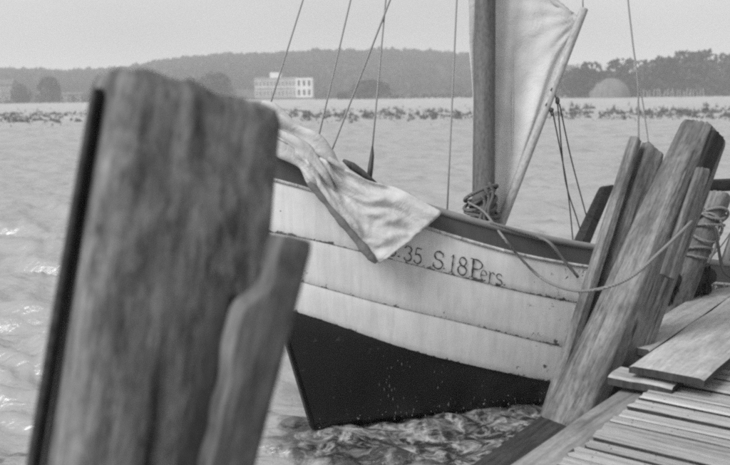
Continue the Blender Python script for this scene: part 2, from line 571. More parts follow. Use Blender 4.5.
SKYLINE = [(-300, 74), (-100, 72), (0, 70), (60, 72), (110, 71), (150, 66), (200, 59), (255, 56), (330, 53), (400, 52), (470, 56), (540, 64), (600, 74), (730, 80), (1000, 86)]
def hill_h(x, y):
    px = W / 2 + F * x / y
    top = poly(SKYLINE, px) + 4.5 + (px - 365) * 0.0122
    hz = max(1.0, (HORIZON - top) / F * 700)
    k = min(1, max(0, (y - 430) / 260.0))
    k = k * k * (3 - 2 * k)
    if y > 720: k *= max(0.3, 1 - (y - 720) / 500)
    return 0.6 + hz * k + 1.2 * noise.noise((x * 0.012, y * 0.012, 2)) * k
sheet('hill', [x * 12.0 for x in range(-62, 63)], [425 + 15 * i for i in range(34)], hill_h, M['hill'])

def leaf_cloud(n, rx, ry, rz, size, flat=0.0, rng=RNG, lump=0.0):
    """arrays of quads scattered through an uneven crown volume"""
    out = []
    cl = rng.randn(9, 3) * np.array([rx, ry, rz]) * 0.45
    for i in range(n):
        c = cl[rng.randint(9)] + rng.randn(3) * np.array([rx, ry, rz]) * (0.33 if lump else 0.4)
        q = c / np.array([rx, ry, rz])
        L = np.linalg.norm(q)
        if L > 0.95: c = c / L * (0.72 + 0.25 * rng.rand())
        a = rng.randn(3); a /= np.linalg.norm(a)
        b = np.cross(a, rng.randn(3)); b /= np.linalg.norm(b)
        s = size * (0.6 + 0.8 * rng.rand())
        out.append([c + a * s, c + b * s * 0.7, c - a * s, c - b * s * 0.7])
    return np.array(out)
def quads_mesh(name, q, mat):
    q = np.asarray(q, dtype=np.float32)
    me = bpy.data.meshes.new(name)
    k = len(q)
    me.vertices.add(k * 4); me.vertices.foreach_set('co', q.reshape(-1))
    me.loops.add(k * 4); me.loops.foreach_set('vertex_index', np.arange(k * 4, dtype=np.int32))
    me.polygons.add(k); me.polygons.foreach_set('loop_start', np.arange(0, k * 4, 4, dtype=np.int32))
    me.update(calc_edges=True)
    me.materials.append(mat)
    return me
def woods():
    base = [leaf_cloud(46, 3.2, 3.2, 2.2, 1.1) for i in range(6)]
    allq = []
    for i in range(5200):
        y = 440 + 300 * RNG.rand() ** 0.8
        x = (RNG.rand() * 1.16 - 0.58) * y
        px = W / 2 + F * x / y
        h = hill_h(x, y)
        if h < 1.7 and RNG.rand() < 0.5: continue
        b = base[RNG.randint(6)] * (0.6 + 1.0 * RNG.rand() ** 2)
        allq.append(b + np.array([x, y, h + 2.0 + 1.8 * RNG.rand()]))
    me = quads_mesh('woods', np.concatenate(allq), M['pine'])
    o = bpy.data.objects.new('woods', me)
    COL.objects.link(o)
    tag(o, 'mass of pine woods covering the long low hill beyond the flat', 'woods', kind='stuff')
woods()

CROWNS = [quads_mesh('crown', leaf_cloud(900, 1, 1, 1, 0.10, lump=1), M['leaf']) for i in range(4)]
_tr = MB()
_tr.tube([(0, 0, 0), (0.02, 0, 0.25), (-0.02, 0.02, 0.6), (0.03, 0, 1.0)], lambda t: 0.045 * (1 - 0.7 * t), 7)
for k in range(5):
    a = k * 1.26
    _tr.tube([(0, 0, 0.45 + 0.08 * k), (0.18 * math.cos(a), 0.18 * math.sin(a), 0.68 + 0.06 * k), (0.36 * math.cos(a), 0.36 * math.sin(a), 0.85 + 0.05 * k)], lambda t: 0.018 * (1 - 0.7 * t), 5)
TRUNK = _tr.mesh('trunk', M['bark'], True)
def tree(px, top, base, depth, wpx, label, group, kind='tree', cat_='tree'):
    b = onz_depth(px, base, depth)
    hgt = (base - top) / F * depth
    rad = wpx / 2 / F * depth
    e = empty(kind, b, label, cat_, group)
    t = bpy.data.objects.new('trunk', TRUNK); COL.objects.link(t)
    hang(t, e, Matrix.Translation(b) @ Matrix.Diagonal((hgt * 0.8, hgt * 0.8, hgt * 0.75, 1)))
    c = bpy.data.objects.new('crown', random.choice(CROWNS)); COL.objects.link(c)
    hang(c, e, Matrix.Translation(b + Vector((0, 0, hgt * 0.50))) @ Matrix.Rotation(random.uniform(0, 6.28), 4, 'Z') @ Matrix.Diagonal((rad, rad, hgt * 0.52, 1)))
    return e
def onz_depth(px, py, depth):
    return at(px, py, depth)
for px, top, w in [(571, 69, 26), (588, 62, 30), (604, 71, 22), (621, 58, 30), (640, 60, 28), (659, 56, 30), (681, 51, 34), (705, 50, 34), (728, 55, 30), (750, 57, 34), (775, 60, 34)]:
    lab = {571: 'small dark tree nearest the pale spar on the far shore', 588: 'dark bushy tree left behind the pale dome',
           604: 'low tree directly behind the pale dome', 621: 'taller tree rising behind the right side of the pale dome',
           640: 'tree just right of the pale dome behind the stake fence', 659: 'round tree behind the middle of the stake fence',
           681: 'tall broad tree above the sawn top of the big leaning pile', 705: 'tallest tree of the far row, above the pile with the dark side'}.get(px, {728: 'tree in the top right of the far row, cut by the picture edge', 750: 'tree just outside the right end of the far row', 775: 'last tree of the far row beyond the picture edge'}.get(px))
    tree(px, top, 99.5, 300 + random.uniform(-12, 25), w * 1.55, lab, 'trees along the far shore on the right')
for px, top, w, lab in [(50, 76, 24, 'dark round tree on the shore left of the near pile'), (22, 84, 22, 'low bushy tree beside the small pale house'),
                        (212, 72, 46, 'large blurred tree seen over the top of the near pile'), (372, 80, 44, 'dark tree below the wooded hill, behind the forked stays'),
                        (345, 92, 20, 'small round bush right of the white hotel')]:
    tree(px, top, 104.5 if px < 300 else 101.5, 330, w, lab, 'single trees in front of the wooded hill', 'tree' if px != 345 else 'bush', 'tree' if px != 345 else 'bush')
# hedges along the shore
def hedge(p0, p1, y0, y1, h, depth, label):
    qs = []
    A0, A1 = at(p0, y0, depth), at(p1, y1, depth)
    n = max(4, int((A1 - A0).length / 1.6))
    for i in range(n):
        c = A0.lerp(A1, (i + random.random()) / n)
        qs.append(leaf_cloud(26, 1.6, 1.2, h * (0.35 + 0.3 * random.random()), 0.45) + np.array([c.x, c.y, c.z + h * 0.45]))
    q = np.concatenate(qs) - np.array(A0)
    o = bpy.data.objects.new('hedge', quads_mesh('hedge', q, M['leaf']))
    COL.objects.link(o)
    o.location = A0
    tag(o, label, 'hedge', 'hedges along the far shore')
hedge(-40, 200, 107.5, 105, 1.9, 320, 'long low hedge on the shore left of the white hotel')
hedge(-40, 100, 107, 106, 4.6, 335, 'taller ragged hedge behind the dark round tree at the left end of the shore')
hedge(312, 352, 102.5, 102, 1.3, 320, 'short hedge in front of the right end of the white hotel')
hedge(356, 560, 102, 99.5, 3.4, 320, 'long tall hedge under the wooded hill behind the mast')
hedge(560, 780, 99.5, 96.5, 1.6, 285, 'low dark hedge in front of the tree row on the right')

# ------------------------------------------------------------------ buildings on the far shore
def house(px0, px1, top, base, depth, dz, label, name, mat, rows, cols, roof='flat', group=None):
    b0, b1 = at(px0, base, depth), at(px1, base, depth)
    zt = at(px0, top, depth).z
    b1.z = b0.z = min(b0.z, b1.z) - 0.3
    e = empty(name, (b0 + b1) / 2, label, 'house' if name != 'hotel' else 'hotel', group)
    wd = (b1 - b0).length
    ax, ay, az = (b1 - b0) / 2, Vector((0, dz / 2, 0)), Vector((0, 0, (zt - b0.z) / 2))
    c = (b0 + b1) / 2 + ay + az
    mb = MB(); mb.box(c, ax, ay, az)
    wall = mb.build('wall', mat, e)
    hgt = zt - b0.z
    mb = MB()
    if roof == 'flat':
        mb.box(c + az + Vector((0, 0, 0.2)), ax * 1.015, ay * 1.03, Vector((0, 0, 0.2)))
        mb.build('cornice', mat, e)
    else:
        p = [c + az + ax * i * 1.05 + ay * j * 1.1 for i in (-1, 1) for j in (-1, 1)]
        rdg = [c + az + ax * i * 0.85 + Vector((0, 0, hgt * 0.35)) for i in (-1, 1)]
        mb.add(p + rdg, [(0, 2, 5, 4), (1, 4, 5, 3), (0, 4, 1), (2, 3, 5), (0, 1, 3, 2)])
        mb.build('roof', M['roof'], e)
    if cols:
        ww, wh = wd / cols * 0.42, hgt / rows * 0.52
        gl = MB(); gl.box((0, 0, 0), Vector((ww / 2, 0, 0)), Vector((0, 0.05, 0)), Vector((0, 0, wh / 2)))
        gm = gl.mesh('window', M['glass'])
        fr = MB()
        for i in (-1, 1):
            fr.box((i * (ww / 2 + 0.07), 0, 0), Vector((0.07, 0, 0)), Vector((0, 0.09, 0)), Vector((0, 0, wh / 2 + 0.14)))
            fr.box((0, 0, i * (wh / 2 + 0.07)), Vector((ww / 2, 0, 0)), Vector((0, 0.085, 0)), Vector((0, 0, 0.07)))
        fr.box((0, 0, 0), Vector((0.04, 0, 0)), Vector((0, 0.085, 0)), Vector((0, 0, wh / 2)))
        fm = fr.mesh('window_frame', M['plaster'])
        for r in range(rows):
            for k in range(cols):
                p = b0.lerp(b1, (k + 0.5) / cols) + Vector((0, -0.03, (r + 0.5) / rows * hgt))
                w = bpy.data.objects.new('window', gm); COL.objects.link(w)
                hang(w, e, Matrix.Translation(p))
                f = bpy.data.objects.new('window_frame', fm); COL.objects.link(f)
                hang(f, w, Matrix.Translation(p))
    return e, c, ax, ay, az
ho, c, ax, ay, az = house(255, 296, 79, 97, 345, 11, 'white three storey hotel with a roof turret below the wooded hill', 'hotel', M['plaster_grey'], 2, 11)
mb = MB(); mb.box(c + ax * 1.41 + Vector((0, -1.2, 0.1)), ax * 0.40, ay, az * 1.02); mb.build('wing', M['plaster'], ho)
b0 = c + ax * 1.41 + Vector((0, -1.2, 0.1))
for i in range(3):
    for j in (-1, 1):
        mb = MB(); mb.box(b0 - ay + ax * (0.25 * (i - 1)) + az * 0.48 * j, ax * 0.05, Vector((0, 0.08, 0)), az * 0.28); mb.build('window', M['glass'], ho)
mb = MB(); mb.box(c - ax * 0.02 + az + Vector((0, 0, 1.4)), ax * 0.26, ay * 0.5, Vector((0, 0, 1.1))); mb.build('turret', M['plaster'], ho)
mb = MB(); mb.box(c - ax * 1.45 - az * 0.5, ax * 0.44, ay * 0.8, az * 0.46); mb.build('side_wing', M['plaster_dull'], ho)
mb = MB(); mb.box(c + az * 0.1 - ay, ax * 0.995, Vector((0, 0.3, 0)), Vector((0, 0, 0.18))); mb.build('balcony', M['plaster'], ho)
house(-6, 13, 85, 101, 350, 9, 'small pale house at the left end of the shore', 'house', M['plaster_dull'], 2, 4, 'gable')
house(58, 82, 95, 101.5, 350, 8, 'long low pale shed right of the dark round tree', 'shed', M['plaster_dull'], 1, 6, 'gable')

# dome hut
def dome():
    c = at(609, 99.5, 285)
    r = 20.5 / F * 285
    e = empty('dome_hut', c, 'pale grey dome shaped hut standing in front of the dark trees', 'hut')
    rows = []
    for i in range(13):
        t = i / 12 * math.pi / 2
        rr = r * (1.04 if i < 5 else 1.0)
        rows.append([c + Vector((math.cos(a) * math.cos(t) * r, math.sin(a) * math.cos(t) * r, math.sin(t) ** 0.9 * r * 1.02)) for a in [2 * math.pi * j / 40 for j in range(40)]])
    mb = MB(); mb.grid(rows, True); mb.build('roof', M['thatch'], e, True)
    mb = MB()
    for j in range(20):
        a = 2 * math.pi * j / 20
        mb.tube([c + Vector((math.cos(a) * math.cos(t) * r * 1.005, math.sin(a) * math.cos(t) * r * 1.005, math.sin(t) ** 0.9 * r * 1.025)) for t in [k / 8 * 1.5 for k in range(9)]], 0.06, 5)
    mb.build('rib', M['thatch'], e)
dome()
# stake fence
fe = empty('stake_fence', at(672, 98, 280), 'row of pale stakes in front of the trees on the right shore', 'fence')
for i in range(19):
    px = 644 + i * 3.3 + random.uniform(-0.6, 0.6)
    p = at(px, 98.2 - (px - 644) * 0.012, 280 + random.uniform(-1, 1))
    mb = MB(); mb.tube([p + Vector((0, 0, -0.4)), p + Vector((random.uniform(-0.15, 0.15), 0, 1.2)), p + Vector((random.uniform(-0.4, 0.4), 0, random.uniform(2.2, 3.1)))], 0.10, 6)
    mb.build('stake', M['spar'], fe)
# weed clumps on the flat
def clump_mesh():
    mb = MB()
    bm = bmesh.new()
    bmesh.ops.create_icosphere(bm, subdivisions=2, radius=1)
    for v in bm.verts:
        k = 1 + 0.45 * noise.noise(v.co * 1.6 + Vector((random.random() * 50, 0, 0)))
        v.co = v.co * k
        v.co.z *= 0.8
    mb.add([v.co for v in bm.verts], [tuple(l.index for l in f.verts) for f in bm.faces])
    bm.free()
    for k in range(7):
        a = random.uniform(0, 6.28); q = random.uniform(0.1, 0.8)
        p = Vector((math.cos(a) * q, math.sin(a) * q, 0))
        mb.tube([p, p + Vector((random.uniform(-0.3, 0.3), random.uniform(-0.3, 0.3), random.uniform(0.9, 1.7)))], 0.07, 4)
    return mb.mesh('weed_clump', M['weed'], False)
CL = []
for i in range(5):
    random.seed(60 + i)
    CL.append(clump_mesh())
random.seed(5)
def clump(px, py, wpx, hpx, band):
    p = onz(px, py, 0.0)
    d = proj(p)[2]
    o = bpy.data.objects.new('weed_clump', random.choice(CL)); COL.objects.link(o)
    hang(o, None, Matrix.Translation(p) @ Matrix.Rotation(random.uniform(0, 6.28), 4, 'Z') @ Matrix.Diagonal((wpx / 2 / F * d, wpx / 2 / F * d, hpx / 1.6 / F * d, 1)))
    lab = {'left': 'dark weedy clump on the flat left of the near pile', 'mid': 'dark weedy clump on the flat between the near pile and the mast',
           'right': 'dark weedy clump on the flat right of the spar'}[band]
    tag(o, lab, 'weed clump', 'weedy clumps on the flat ' + band)
for i in range(62):
    clump(random.uniform(0, 84), 115.0 + random.gauss(0, 1.2) + (6 if i % 3 == 0 else 0), random.uniform(3, 9), random.uniform(1.2, 3.0), 'left')
for i in range(138):
    clump(random.uniform(284, 470), 115.6 + random.gauss(0, 2.7), random.uniform(1.5, 8.0), random.uniform(1.6, 5.5), 'mid')
for i in range(98):
    clump(random.uniform(560, 735), 114.2 + random.gauss(0, 3.4), random.uniform(1.5, 8.5), random.uniform(2.0, 7.0), 'right')

def stubble():
    qs = []
    for i in range(5200):
        px = RNG.uniform(-20, 750)
        y0 = 117.5 - (px - 50) * 0.006
        py = y0 + RNG.randn() * 3.2
        if noise.noise((px * 0.05, py * 0.25, 4)) < 0.0: continue
        p = onz(px, py, 0.02)
        d = (p - EYE).length
        h = d / F * RNG.uniform(0.5, 2.2); w = d / F * RNG.uniform(0.3, 1.3)
        a = RNG.uniform(0, 3.14)
        dx, dy = math.cos(a) * w, math.sin(a) * w
        l = RNG.uniform(-0.2, 0.2)
        qs.append([(p.x - dx, p.y - dy, p.z - 0.1), (p.x + dx, p.y + dy, p.z - 0.1), (p.x + dx * .5 + l, p.y + dy * .5, p.z + h), (p.x - dx * .6 + l, p.y - dy * .6, p.z + h * .8)])
    o = bpy.data.objects.new('reed_stubble', quads_mesh('reed_stubble', np.array(qs), M['weed']))
    COL.objects.link(o)
    tag(o, 'thin broken band of reed stubble and weed along the flat', 'reeds', kind='stuff')
stubble()

# haze: one closed box of thin air round everything
mb = MB()
mb.box((0, 700, 34), Vector((1500, 0, 0)), Vector((0, 1100, 0)), Vector((0, 0, 38)))
hz = mb.build('haze', None, None, False, Vector((0, 0, 0)))
tag(hz, 'thin pale haze over the water and the far shore', 'haze', kind='stuff')
hm = bpy.data.materials.new('haze_air')
hm.use_nodes = True
hm.node_tree.nodes.clear()
_o = hm.node_tree.nodes.new('ShaderNodeOutputMaterial')
_v = hm.node_tree.nodes.new('ShaderNodeVolumePrincipled')
_v.inputs['Color'].default_value = g(0.95)
_v.inputs['Density'].default_value = 0.00095
hm.node_tree.links.new(_v.outputs[0], _o.inputs['Volume'])
hz.data.materials.append(hm)

# ------------------------------------------------------------------ the boat
LINES = {
    'rail_top': [(226, 138), (262, 148), (300, 160), (360, 183), (440, 213), (488, 225), (544, 239), (585, 246), (640, 254), (700, 261), (760, 267)],
    'sheer': [(236, 170), (262, 177), (312, 189), (370, 208), (428, 229), (472, 242.5), (520, 256), (581, 266), (640, 275), (700, 282), (760, 287)],
    'seam1': [(250, 229), (263, 231), (306, 237), (352, 249.6), (387, 258), (421, 267), (471, 279.6), (520, 292), (565, 301), (640, 313), (760, 326)],
    'seam2': [(266, 272), (298, 280.5), (340, 292), (394, 307.6), (454, 320), (520, 337), (561, 347), (640, 361), (760, 376)],
    'paint': [(278, 307), (288, 310), (335, 322.5), (386, 344), (445, 360), (500, 371), (547, 382), (640, 396), (760, 408)],
    'water': [(313, 425), (375, 417), (450, 411), (540, 404), (640, 397), (760, 391)],
}
ORDER = ['rail_top', 'sheer', 'seam1', 'seam2', 'paint', 'water']
BEAM = {'rail_top': 0.95, 'sheer': 0.95, 'seam1': 0.92, 'seam2': 0.86, 'paint': 0.78, 'water': 0.58}
LEN = 5.4
SS = [0, 0.03, 0.08, 0.15, 0.25] + [0.25 + 0.115 * i for i in range(1, 46)]
def breadth(L, s):
    k = min(1, s / 2.7)
    e = {'rail_top': 2.0, 'sheer': 2.0, 'seam1': 1.9, 'seam2': 1.75, 'paint': 1.6, 'water': 1.5}[L]
    b = BEAM[L] * (1 - (1 - k) ** e)
    if s > 3.4: b *= 1 - 0.22 * ((s - 3.4) / 2.0) ** 2
    return b + 0.03
HULL = {}
for L in ORDER:
    st = onplane(LINES[L][0][0], LINES[L][0][1], S0, N_)
    row = []
    w = 0.0
    for s in SS:
        b = breadth(L, s)
        lo, hi = w - 0.6, w + 0.6
        def fn(q):
            x, y, k = proj(st + A_ * s + U_ * q + N_ * b)
            return y - poly(LINES[L], x)
        for _ in range(34):
            md = (lo + hi) / 2
            if fn(md) > 0: lo = md
            else: hi = md
        w = (lo + hi) / 2
        row.append(st + A_ * s + U_ * w + N_ * b)
    HULL[L] = row
# smooth the lines a little so the planks run fair
for L in ORDER:
    for _ in range(4):
        q = HULL[L]
        HULL[L] = [q[0]] + [q[i] * 0.5 + (q[i - 1] + q[i + 1]) * 0.25 for i in range(1, len(q) - 1)] + [q[-1]]
# the underwater body, down to the keel
def keelpt(i):
    p = HULL['water'][i]
    c = p - N_ * (p - S0).dot(N_)
    return c - U_ * min(0.32, 0.02 + 0.14 * SS[i]) + N_ * 0.03
HULL['keel'] = [keelpt(i) for i in range(len(SS))]
def mirror(p):
    return p - N_ * (2 * (p - S0).dot(N_))
def hull_normal(rowa, rowb, i):
    t = rowa[min(i + 1, len(rowa) - 1)] - rowa[max(i - 1, 0)]
    d = rowb[i] - rowa[i]
    n = t.cross(d)
    if n.dot(N_) < 0: n = -n
    return n.normalized()
def plank_rows(a, b, thick, vs, prof, bulge=0.0):
    ra, rb = HULL[a], HULL[b]
    outer, inner = [], []
    for v, pr in zip(vs, prof):
        o_, i_ = [], []
        for i in range(len(SS)):
            n = hull_normal(ra, rb, i)
            p = ra[i].lerp(rb[i], v) + n * (pr + bulge * 4 * v * (1 - v))
            o_.append(p); i_.append(p - n * (thick + pr))
        outer.append(o_); inner.append(i_)
    return outer, inner
def plank(name, a, b, mat, parent, thick=0.025, vs=None, prof=None, far=False, bulge=0.006):
    vs = vs or [0.004, 0.05, 0.2, 0.4, 0.6, 0.8, 0.95, 0.992]
    prof = prof or [0.000, 0.002, 0.003, 0.005, 0.006, 0.008, 0.009, 0.005]
    outer, inner = plank_rows(a, b, thick, vs, prof, bulge)
    if far:
        outer = [[mirror(p) for p in r] for r in outer]; inner = [[mirror(p) for p in r] for r in inner]
    loop = outer + inner[::-1] + [outer[0]]
    mb = MB(); mb.grid(loop)
    nv = len(vs)
    o = mb.build(name, mat, parent, True, parent.location)
    uvl = o.data.uv_layers.new(name='UVMap')
    vlist = vs + vs[::-1] + [vs[0]]
    n = len(SS)
    for lp in o.data.loops:
        k = lp.vertex_index
        uvl.data[lp.index].uv = (SS[k % n] / 4.0, 1 - vlist[k // n])
    m = o.modifiers.new('es', 'EDGE_SPLIT'); m.split_angle = R(50)
    return o
boat = empty('sailing_boat', S0, 'white planked wooden sailing boat with black bottom and painted lettering on its bow', 'boat')
for far in (False, True):
    plank('rail', 'rail_top', 'sheer', M['rail'], boat, 0.03, prof=[0.006] * 8, far=far, bulge=0.0)
    plank('strake', 'sheer', 'seam1', M['white'], boat, far=far)
    plank('strake', 'seam1', 'seam2', M['white'], boat, far=far)
    plank('strake', 'seam2', 'paint', M['white'], boat, far=far)
    plank('bottom', 'paint', 'water', M['tar'], boat, 0.03, prof=[-0.004, 0, 0, 0, 0, 0, 0, 0], far=far, bulge=0.012)
    plank('garboard', 'water', 'keel', M['tar'], boat, 0.03, prof=[0] * 8, far=far, bulge=0.0)
    for nm, row, rad, mt in (('rail_cap', 'rail_top', 0.020, 'cap'), ('rub_strip', 'sheer', 0.010, 'white')):
        pts = [p + N_ * 0.006 for p in HULL[row]]
        if far: pts = [mirror(p) for p in pts]
        mb = MB(); mb.tube(pts, rad, 8)
        o = mb.build(nm, M[mt], boat, True, S0)
        o.data.uv_layers.new(name='UVMap')
# stem post, keel, transom, deck
stem = [onplane(LINES[L][0][0] + 0.5, LINES[L][0][1], S0, N_) for L in ORDER]
stem = [stem[0] + (stem[0] - stem[1]).normalized() * 0.10] + stem
def bar(rows_pts, hw, depth, name, mat):
    mb = MB()
    rows = []
    for p in rows_pts:
        rows.append([p - A_ * 0.022 + N_ * hw * 0.45, p - A_ * 0.022 - N_ * hw * 0.45, p + A_ * depth - N_ * hw, p + A_ * depth + N_ * hw])
    mb.grid(rows, True)
    mb.f.append((3, 2, 1, 0)); k = len(rows) * 4
    mb.f.append((k - 4, k - 3, k - 2, k - 1))
    o = mb.build(name, mat, boat, False, S0)
    o.data.uv_layers.new(name='UVMap')
    return o
bar(stem[:6], 0.035, 0.09, 'stem_post', M['white'])
bar([stem[5], stem[6], S0 - U_ * 0.03 + A_ * 0.02], 0.032, 0.09, 'forefoot', M['tar'])
mb = MB()
rows = []
for i in range(2, len(SS)):
    p = HULL['keel'][i] - N_ * 0.03
    rows.append([p + N_ * 0.03, p - N_ * 0.03, p - N_ * 0.03 - U_ * 0.08, p + N_ * 0.03 - U_ * 0.08])
mb.grid(rows, True)
mb.build('keel', M['tar'], boat, False, S0).data.uv_layers.new(name='UVMap')
last = [HULL[L][-1] for L in ORDER + ['keel']]
mb = MB(); mb.grid([last, [mirror(p) for p in last]])
tr = mb.build('transom', M['white'], boat, False, S0); tr.data.uv_layers.new(name='UVMap')
mb = MB()
mb.grid([[HULL['sheer'][i] - N_ * 0.03 - U_ * 0.03 for i in range(len(SS))], [mirror(HULL['sheer'][i] - N_ * 0.03) - U_ * 0.03 for i in range(len(SS))]])
mb.build('deck', M['stringer'], boat, False, S0)
# outer near side for placing things on it
_bv, _bf = [], []
for a, b in zip(ORDER[:-1], ORDER[1:]):
    k = len(_bv); n = len(SS)
    _bv += HULL[a] + HULL[b]
    _bf += [(k + i, k + i + 1, k + n + i + 1, k + n + i) for i in range(n - 1)]
BV = BVHTree.FromPolygons([tuple(p) for p in _bv], _bf)
def hull_hit(px, py):
    d = ray(px, py)
    h = BV.ray_cast(EYE, d.normalized())
    if h[0] is None: return None
    n = h[1] if h[1].dot(d) < 0 else -h[1]
    return h[0], n, (h[0] - EYE).dot(FWD)
_RD = [(proj(p)[0], proj(p)[2]) for p in HULL['rail_top']]
def rail_depth(px):
    return poly(_RD, px)

# lettering painted on the sheer strake: strokes drawn with a brush
def arc(cx, cy, rx, ry, a0, a1, n=10):
    return [(cx + rx * math.cos(R(a0 + (a1 - a0) * i / n)), cy + ry * math.sin(R(a0 + (a1 - a0) * i / n))) for i in range(n + 1)]
GL = {   # unit boxes: x 0..1, y 0 (foot) .. 1 (head); width of stroke per polyline
    '3': [(arc(.42, .74, .40, .24, 165, -80), .14), (arc(.42, .27, .46, .27, 85, -160), .16)],
    '5': [([(.88, .98), (.22, .98), (.16, .54)], .13), (arc(.44, .31, .46, .30, 135, -155, 14), .15)],
    'S': [(arc(.50, .74, .40, .24, 20, 250, 12) + arc(.50, .26, .44, .26, 80, -160, 12), .15), ([(.90, .98), (.88, .70)], .08), ([(.06, .02), (.08, .30)], .08)],
    '1': [([(.5, .0), (.5, 1.0)], .26), ([(.5, 1.0), (.15, .84)], .12), ([(.15, .01), (.85, .01)], .08)],
    '8': [(arc(.5, .75, .33, .23, 0, 360, 16), .14), (arc(.5, .27, .42, .26, 0, 360, 16), .15)],
    'P': [([(.25, .0), (.25, 1.0)], .20), ([(.02, .99), (.5, .99)] + arc(.5, .74, .44, .25, 90, -90, 12) + [(.25, .49)], .13), ([(.02, .01), (.50, .01)], .08)],
    'e': [([(.12, .50), (.86, .56)] + arc(.5, .5, .40, .48, 10, 315, 16), .15)],
    'r': [([(.28, .0), (.28, .95)], .19), ([(.28, .62), (.45, .86), (.66, .95), (.90, .82)], .16), ([(.06, .01), (.54, .01)], .09), ([(.06, .95), (.28, .95)], .09)],
    's': [(arc(.50, .73, .36, .24, 25, 250, 10) + arc(.50, .26, .40, .26, 80, -160, 10), .17)],
    '.': [([(.2, .3), (.8, .3)], .55)],
}
# glyph, left, right, foot-y at its left, cap height, lean
TXT = [('3', 388.5, 396, 254.5, 15, .10), ('.', 397, 400.2, 256.2, 3, 0), ('3', 403.5, 411.5, 259.2, 15, .12), ('5', 413, 421, 262, 15.6, .12), ('S', 431.5, 442, 266.5, 17.4, .14),
       ('.', 442.2, 445, 268.2, 3, 0), ('1', 448, 454, 270.7, 17.4, .12), ('8', 456, 466, 273, 18, .10), ('P', 468, 481, 275.6, 18.5, .10),
       ('e', 479, 486, 279.3, 11, .08), ('r', 486.5, 493.5, 281.7, 12, .08), ('s', 494, 501.5, 283.8, 12, .08), ('.', 502, 505, 284.6, 3.2, 0)]
letters = None
strakes = [o for o in boat.children if o.name.startswith('strake')]
for ch, x0, x1, fy, hh, lean in TXT:
    mb = MB()
    for si, (pl, sw) in enumerate(GL[ch]):
        px = []
        for (u, v) in pl:
            X = x0 + (x1 - x0) * u
            px.append(Vector((X + lean * hh * v, fy + 0.27 * (X - x0) - hh * v)))
        # resample
        ds = [0]
        for i in range(1, len(px)): ds.append(ds[-1] + (px[i] - px[i - 1]).length)
        n = max(2, int(ds[-1] / 1.0) + 1)
        pts = []
        for i in range(n + 1):
            q = ds[-1] * i / n
            for j in range(1, len(px)):
                if ds[j] >= q - 1e-6:
                    f = (q - ds[j - 1]) / max(1e-6, ds[j] - ds[j - 1])
                    pts.append(px[j - 1].lerp(px[j], f)); break
        hw = sw * hh * 0.5 * (0.62 if ch in '.' else 0.52 if ch not in '1' else .30)
        L_, R_ = [], []
        for i, p in enumerate(pts):
            t = (pts[min(i + 1, len(pts) - 1)] - pts[max(i - 1, 0)])
            if t.length == 0: continue
            t.normalize()
            nn = Vector((-t.y, t.x)) * hw * (0.9 + 0.25 * math.sin(i * 0.7 + x0))
            for side, lst in ((1, L_), (-1, R_)):
                h = hull_hit(p.x + nn.x * side, p.y + nn.y * side)
                if h: lst.append(h[0] + h[1] * (0.0175 + 0.0008 * si))
        if len(L_) == len(R_) and len(L_) > 1:
            mb.grid([L_, R_])
    if mb.v:
        o = mb.build('letter', M['letter'], strakes[0], False, S0)

# mast, sail, spar and rigging (parts of the boat)
def cpl(px, py, off=0.0):
    """point on the boat's centre plane (moved off towards the viewer) seen at that place"""
    return onplane(px, py, S0 + N_ * off, N_)
def local_tube(name, a, b, r, mat, parent, seg=16, n=2):
    """straight spar with its own z along the grain"""
    a, b = Vector(a), Vector(b)
    q = (b - a).to_track_quat('Z', 'Y')
    mb = MB()
    L = (b - a).length
    mb.tube([Vector((0, 0, L * i / n)) for i in range(n + 1)], r, seg)
    o = bpy.data.objects.new(name, mb.mesh(name, mat, True)); COL.objects.link(o)
    hang(o, parent, Matrix.Translation(a) @ q.to_matrix().to_4x4())
    m = o.modifiers.new('es', 'EDGE_SPLIT'); m.split_angle = R(50)
    return o
mast_foot, mast_head = cpl(483, 250), cpl(491, -640)
dm = proj(cpl(484, 200))[2]
local_tube('mast', mast_foot, mast_head, lambda t: 11.6 / F * dm * (1 - 0.35 * t), M['mast'], boat, 20, 12)

def sheet_cloth(name, grid_pts, nu, nv, mat, parent, thick=0.004, fold=None, origin=None, fix=None):
    """grid_pts[r][c] Vectors -> smooth cloth with thickness"""
    rows = []
    for j in range(nv + 1):
        row = []
        for i in range(nu + 1):
            u, v = i / nu, j / nv
            p = cat([cat(r, u) for r in grid_pts], v)
            if fix: p = fix(p)
            if fold: p = fold(p, u, v)
            row.append(p)
        rows.append(row)
    mb = MB(); mb.grid(rows)
    o = mb.build(name, mat, parent, True, origin)
    m = o.modifiers.new('solid', 'SOLIDIFY'); m.thickness = thick; m.offset = 0
    return o
def sp(px, py, off): return cpl(px, py, off)
# sail: rows run down the mast, columns from luff to leech
SG = [
    [(466, -420), (480, -410), (500, -390), (520, -365), (535, -330)],
    [(466, -180), (484, -178), (508, -170), (530, -155), (545, -120)],
    [(466, -60), (484, -60), (512, -55), (534, -40), (548, -8)],
    [(467, 0), (486, 0), (514, 2), (548, 6), (580, 19)],
    [(468, 50), (486, 50), (512, 52), (540, 54), (566, 58)],
    [(471, 95), (487, 96), (510, 100), (532, 102), (548, 104)],
    [(475, 150), (488, 152), (504, 156), (518, 158), (528, 160)],
    [(478, 222), (486, 224), (494, 225), (499, 226), (504, 227)],
]
def sail_fold(p, u, v):
    k = 0.022 * math.sin(u * 15 + 3 * v) * math.exp(-((v - 0.72) / 0.3) ** 2) + 0.004 * math.sin(u * 34 + 9 * v)
    # creases fanning from the tied corner at the spar's end
    cx, cy = u - 1.0, (v - 0.43) * 2.2
    a = math.atan2(cy, -cx)
    k += 0.009 * math.sin(a * 17) * math.exp(-math.hypot(cx, cy) * 1.5)
    return p + N_ * k
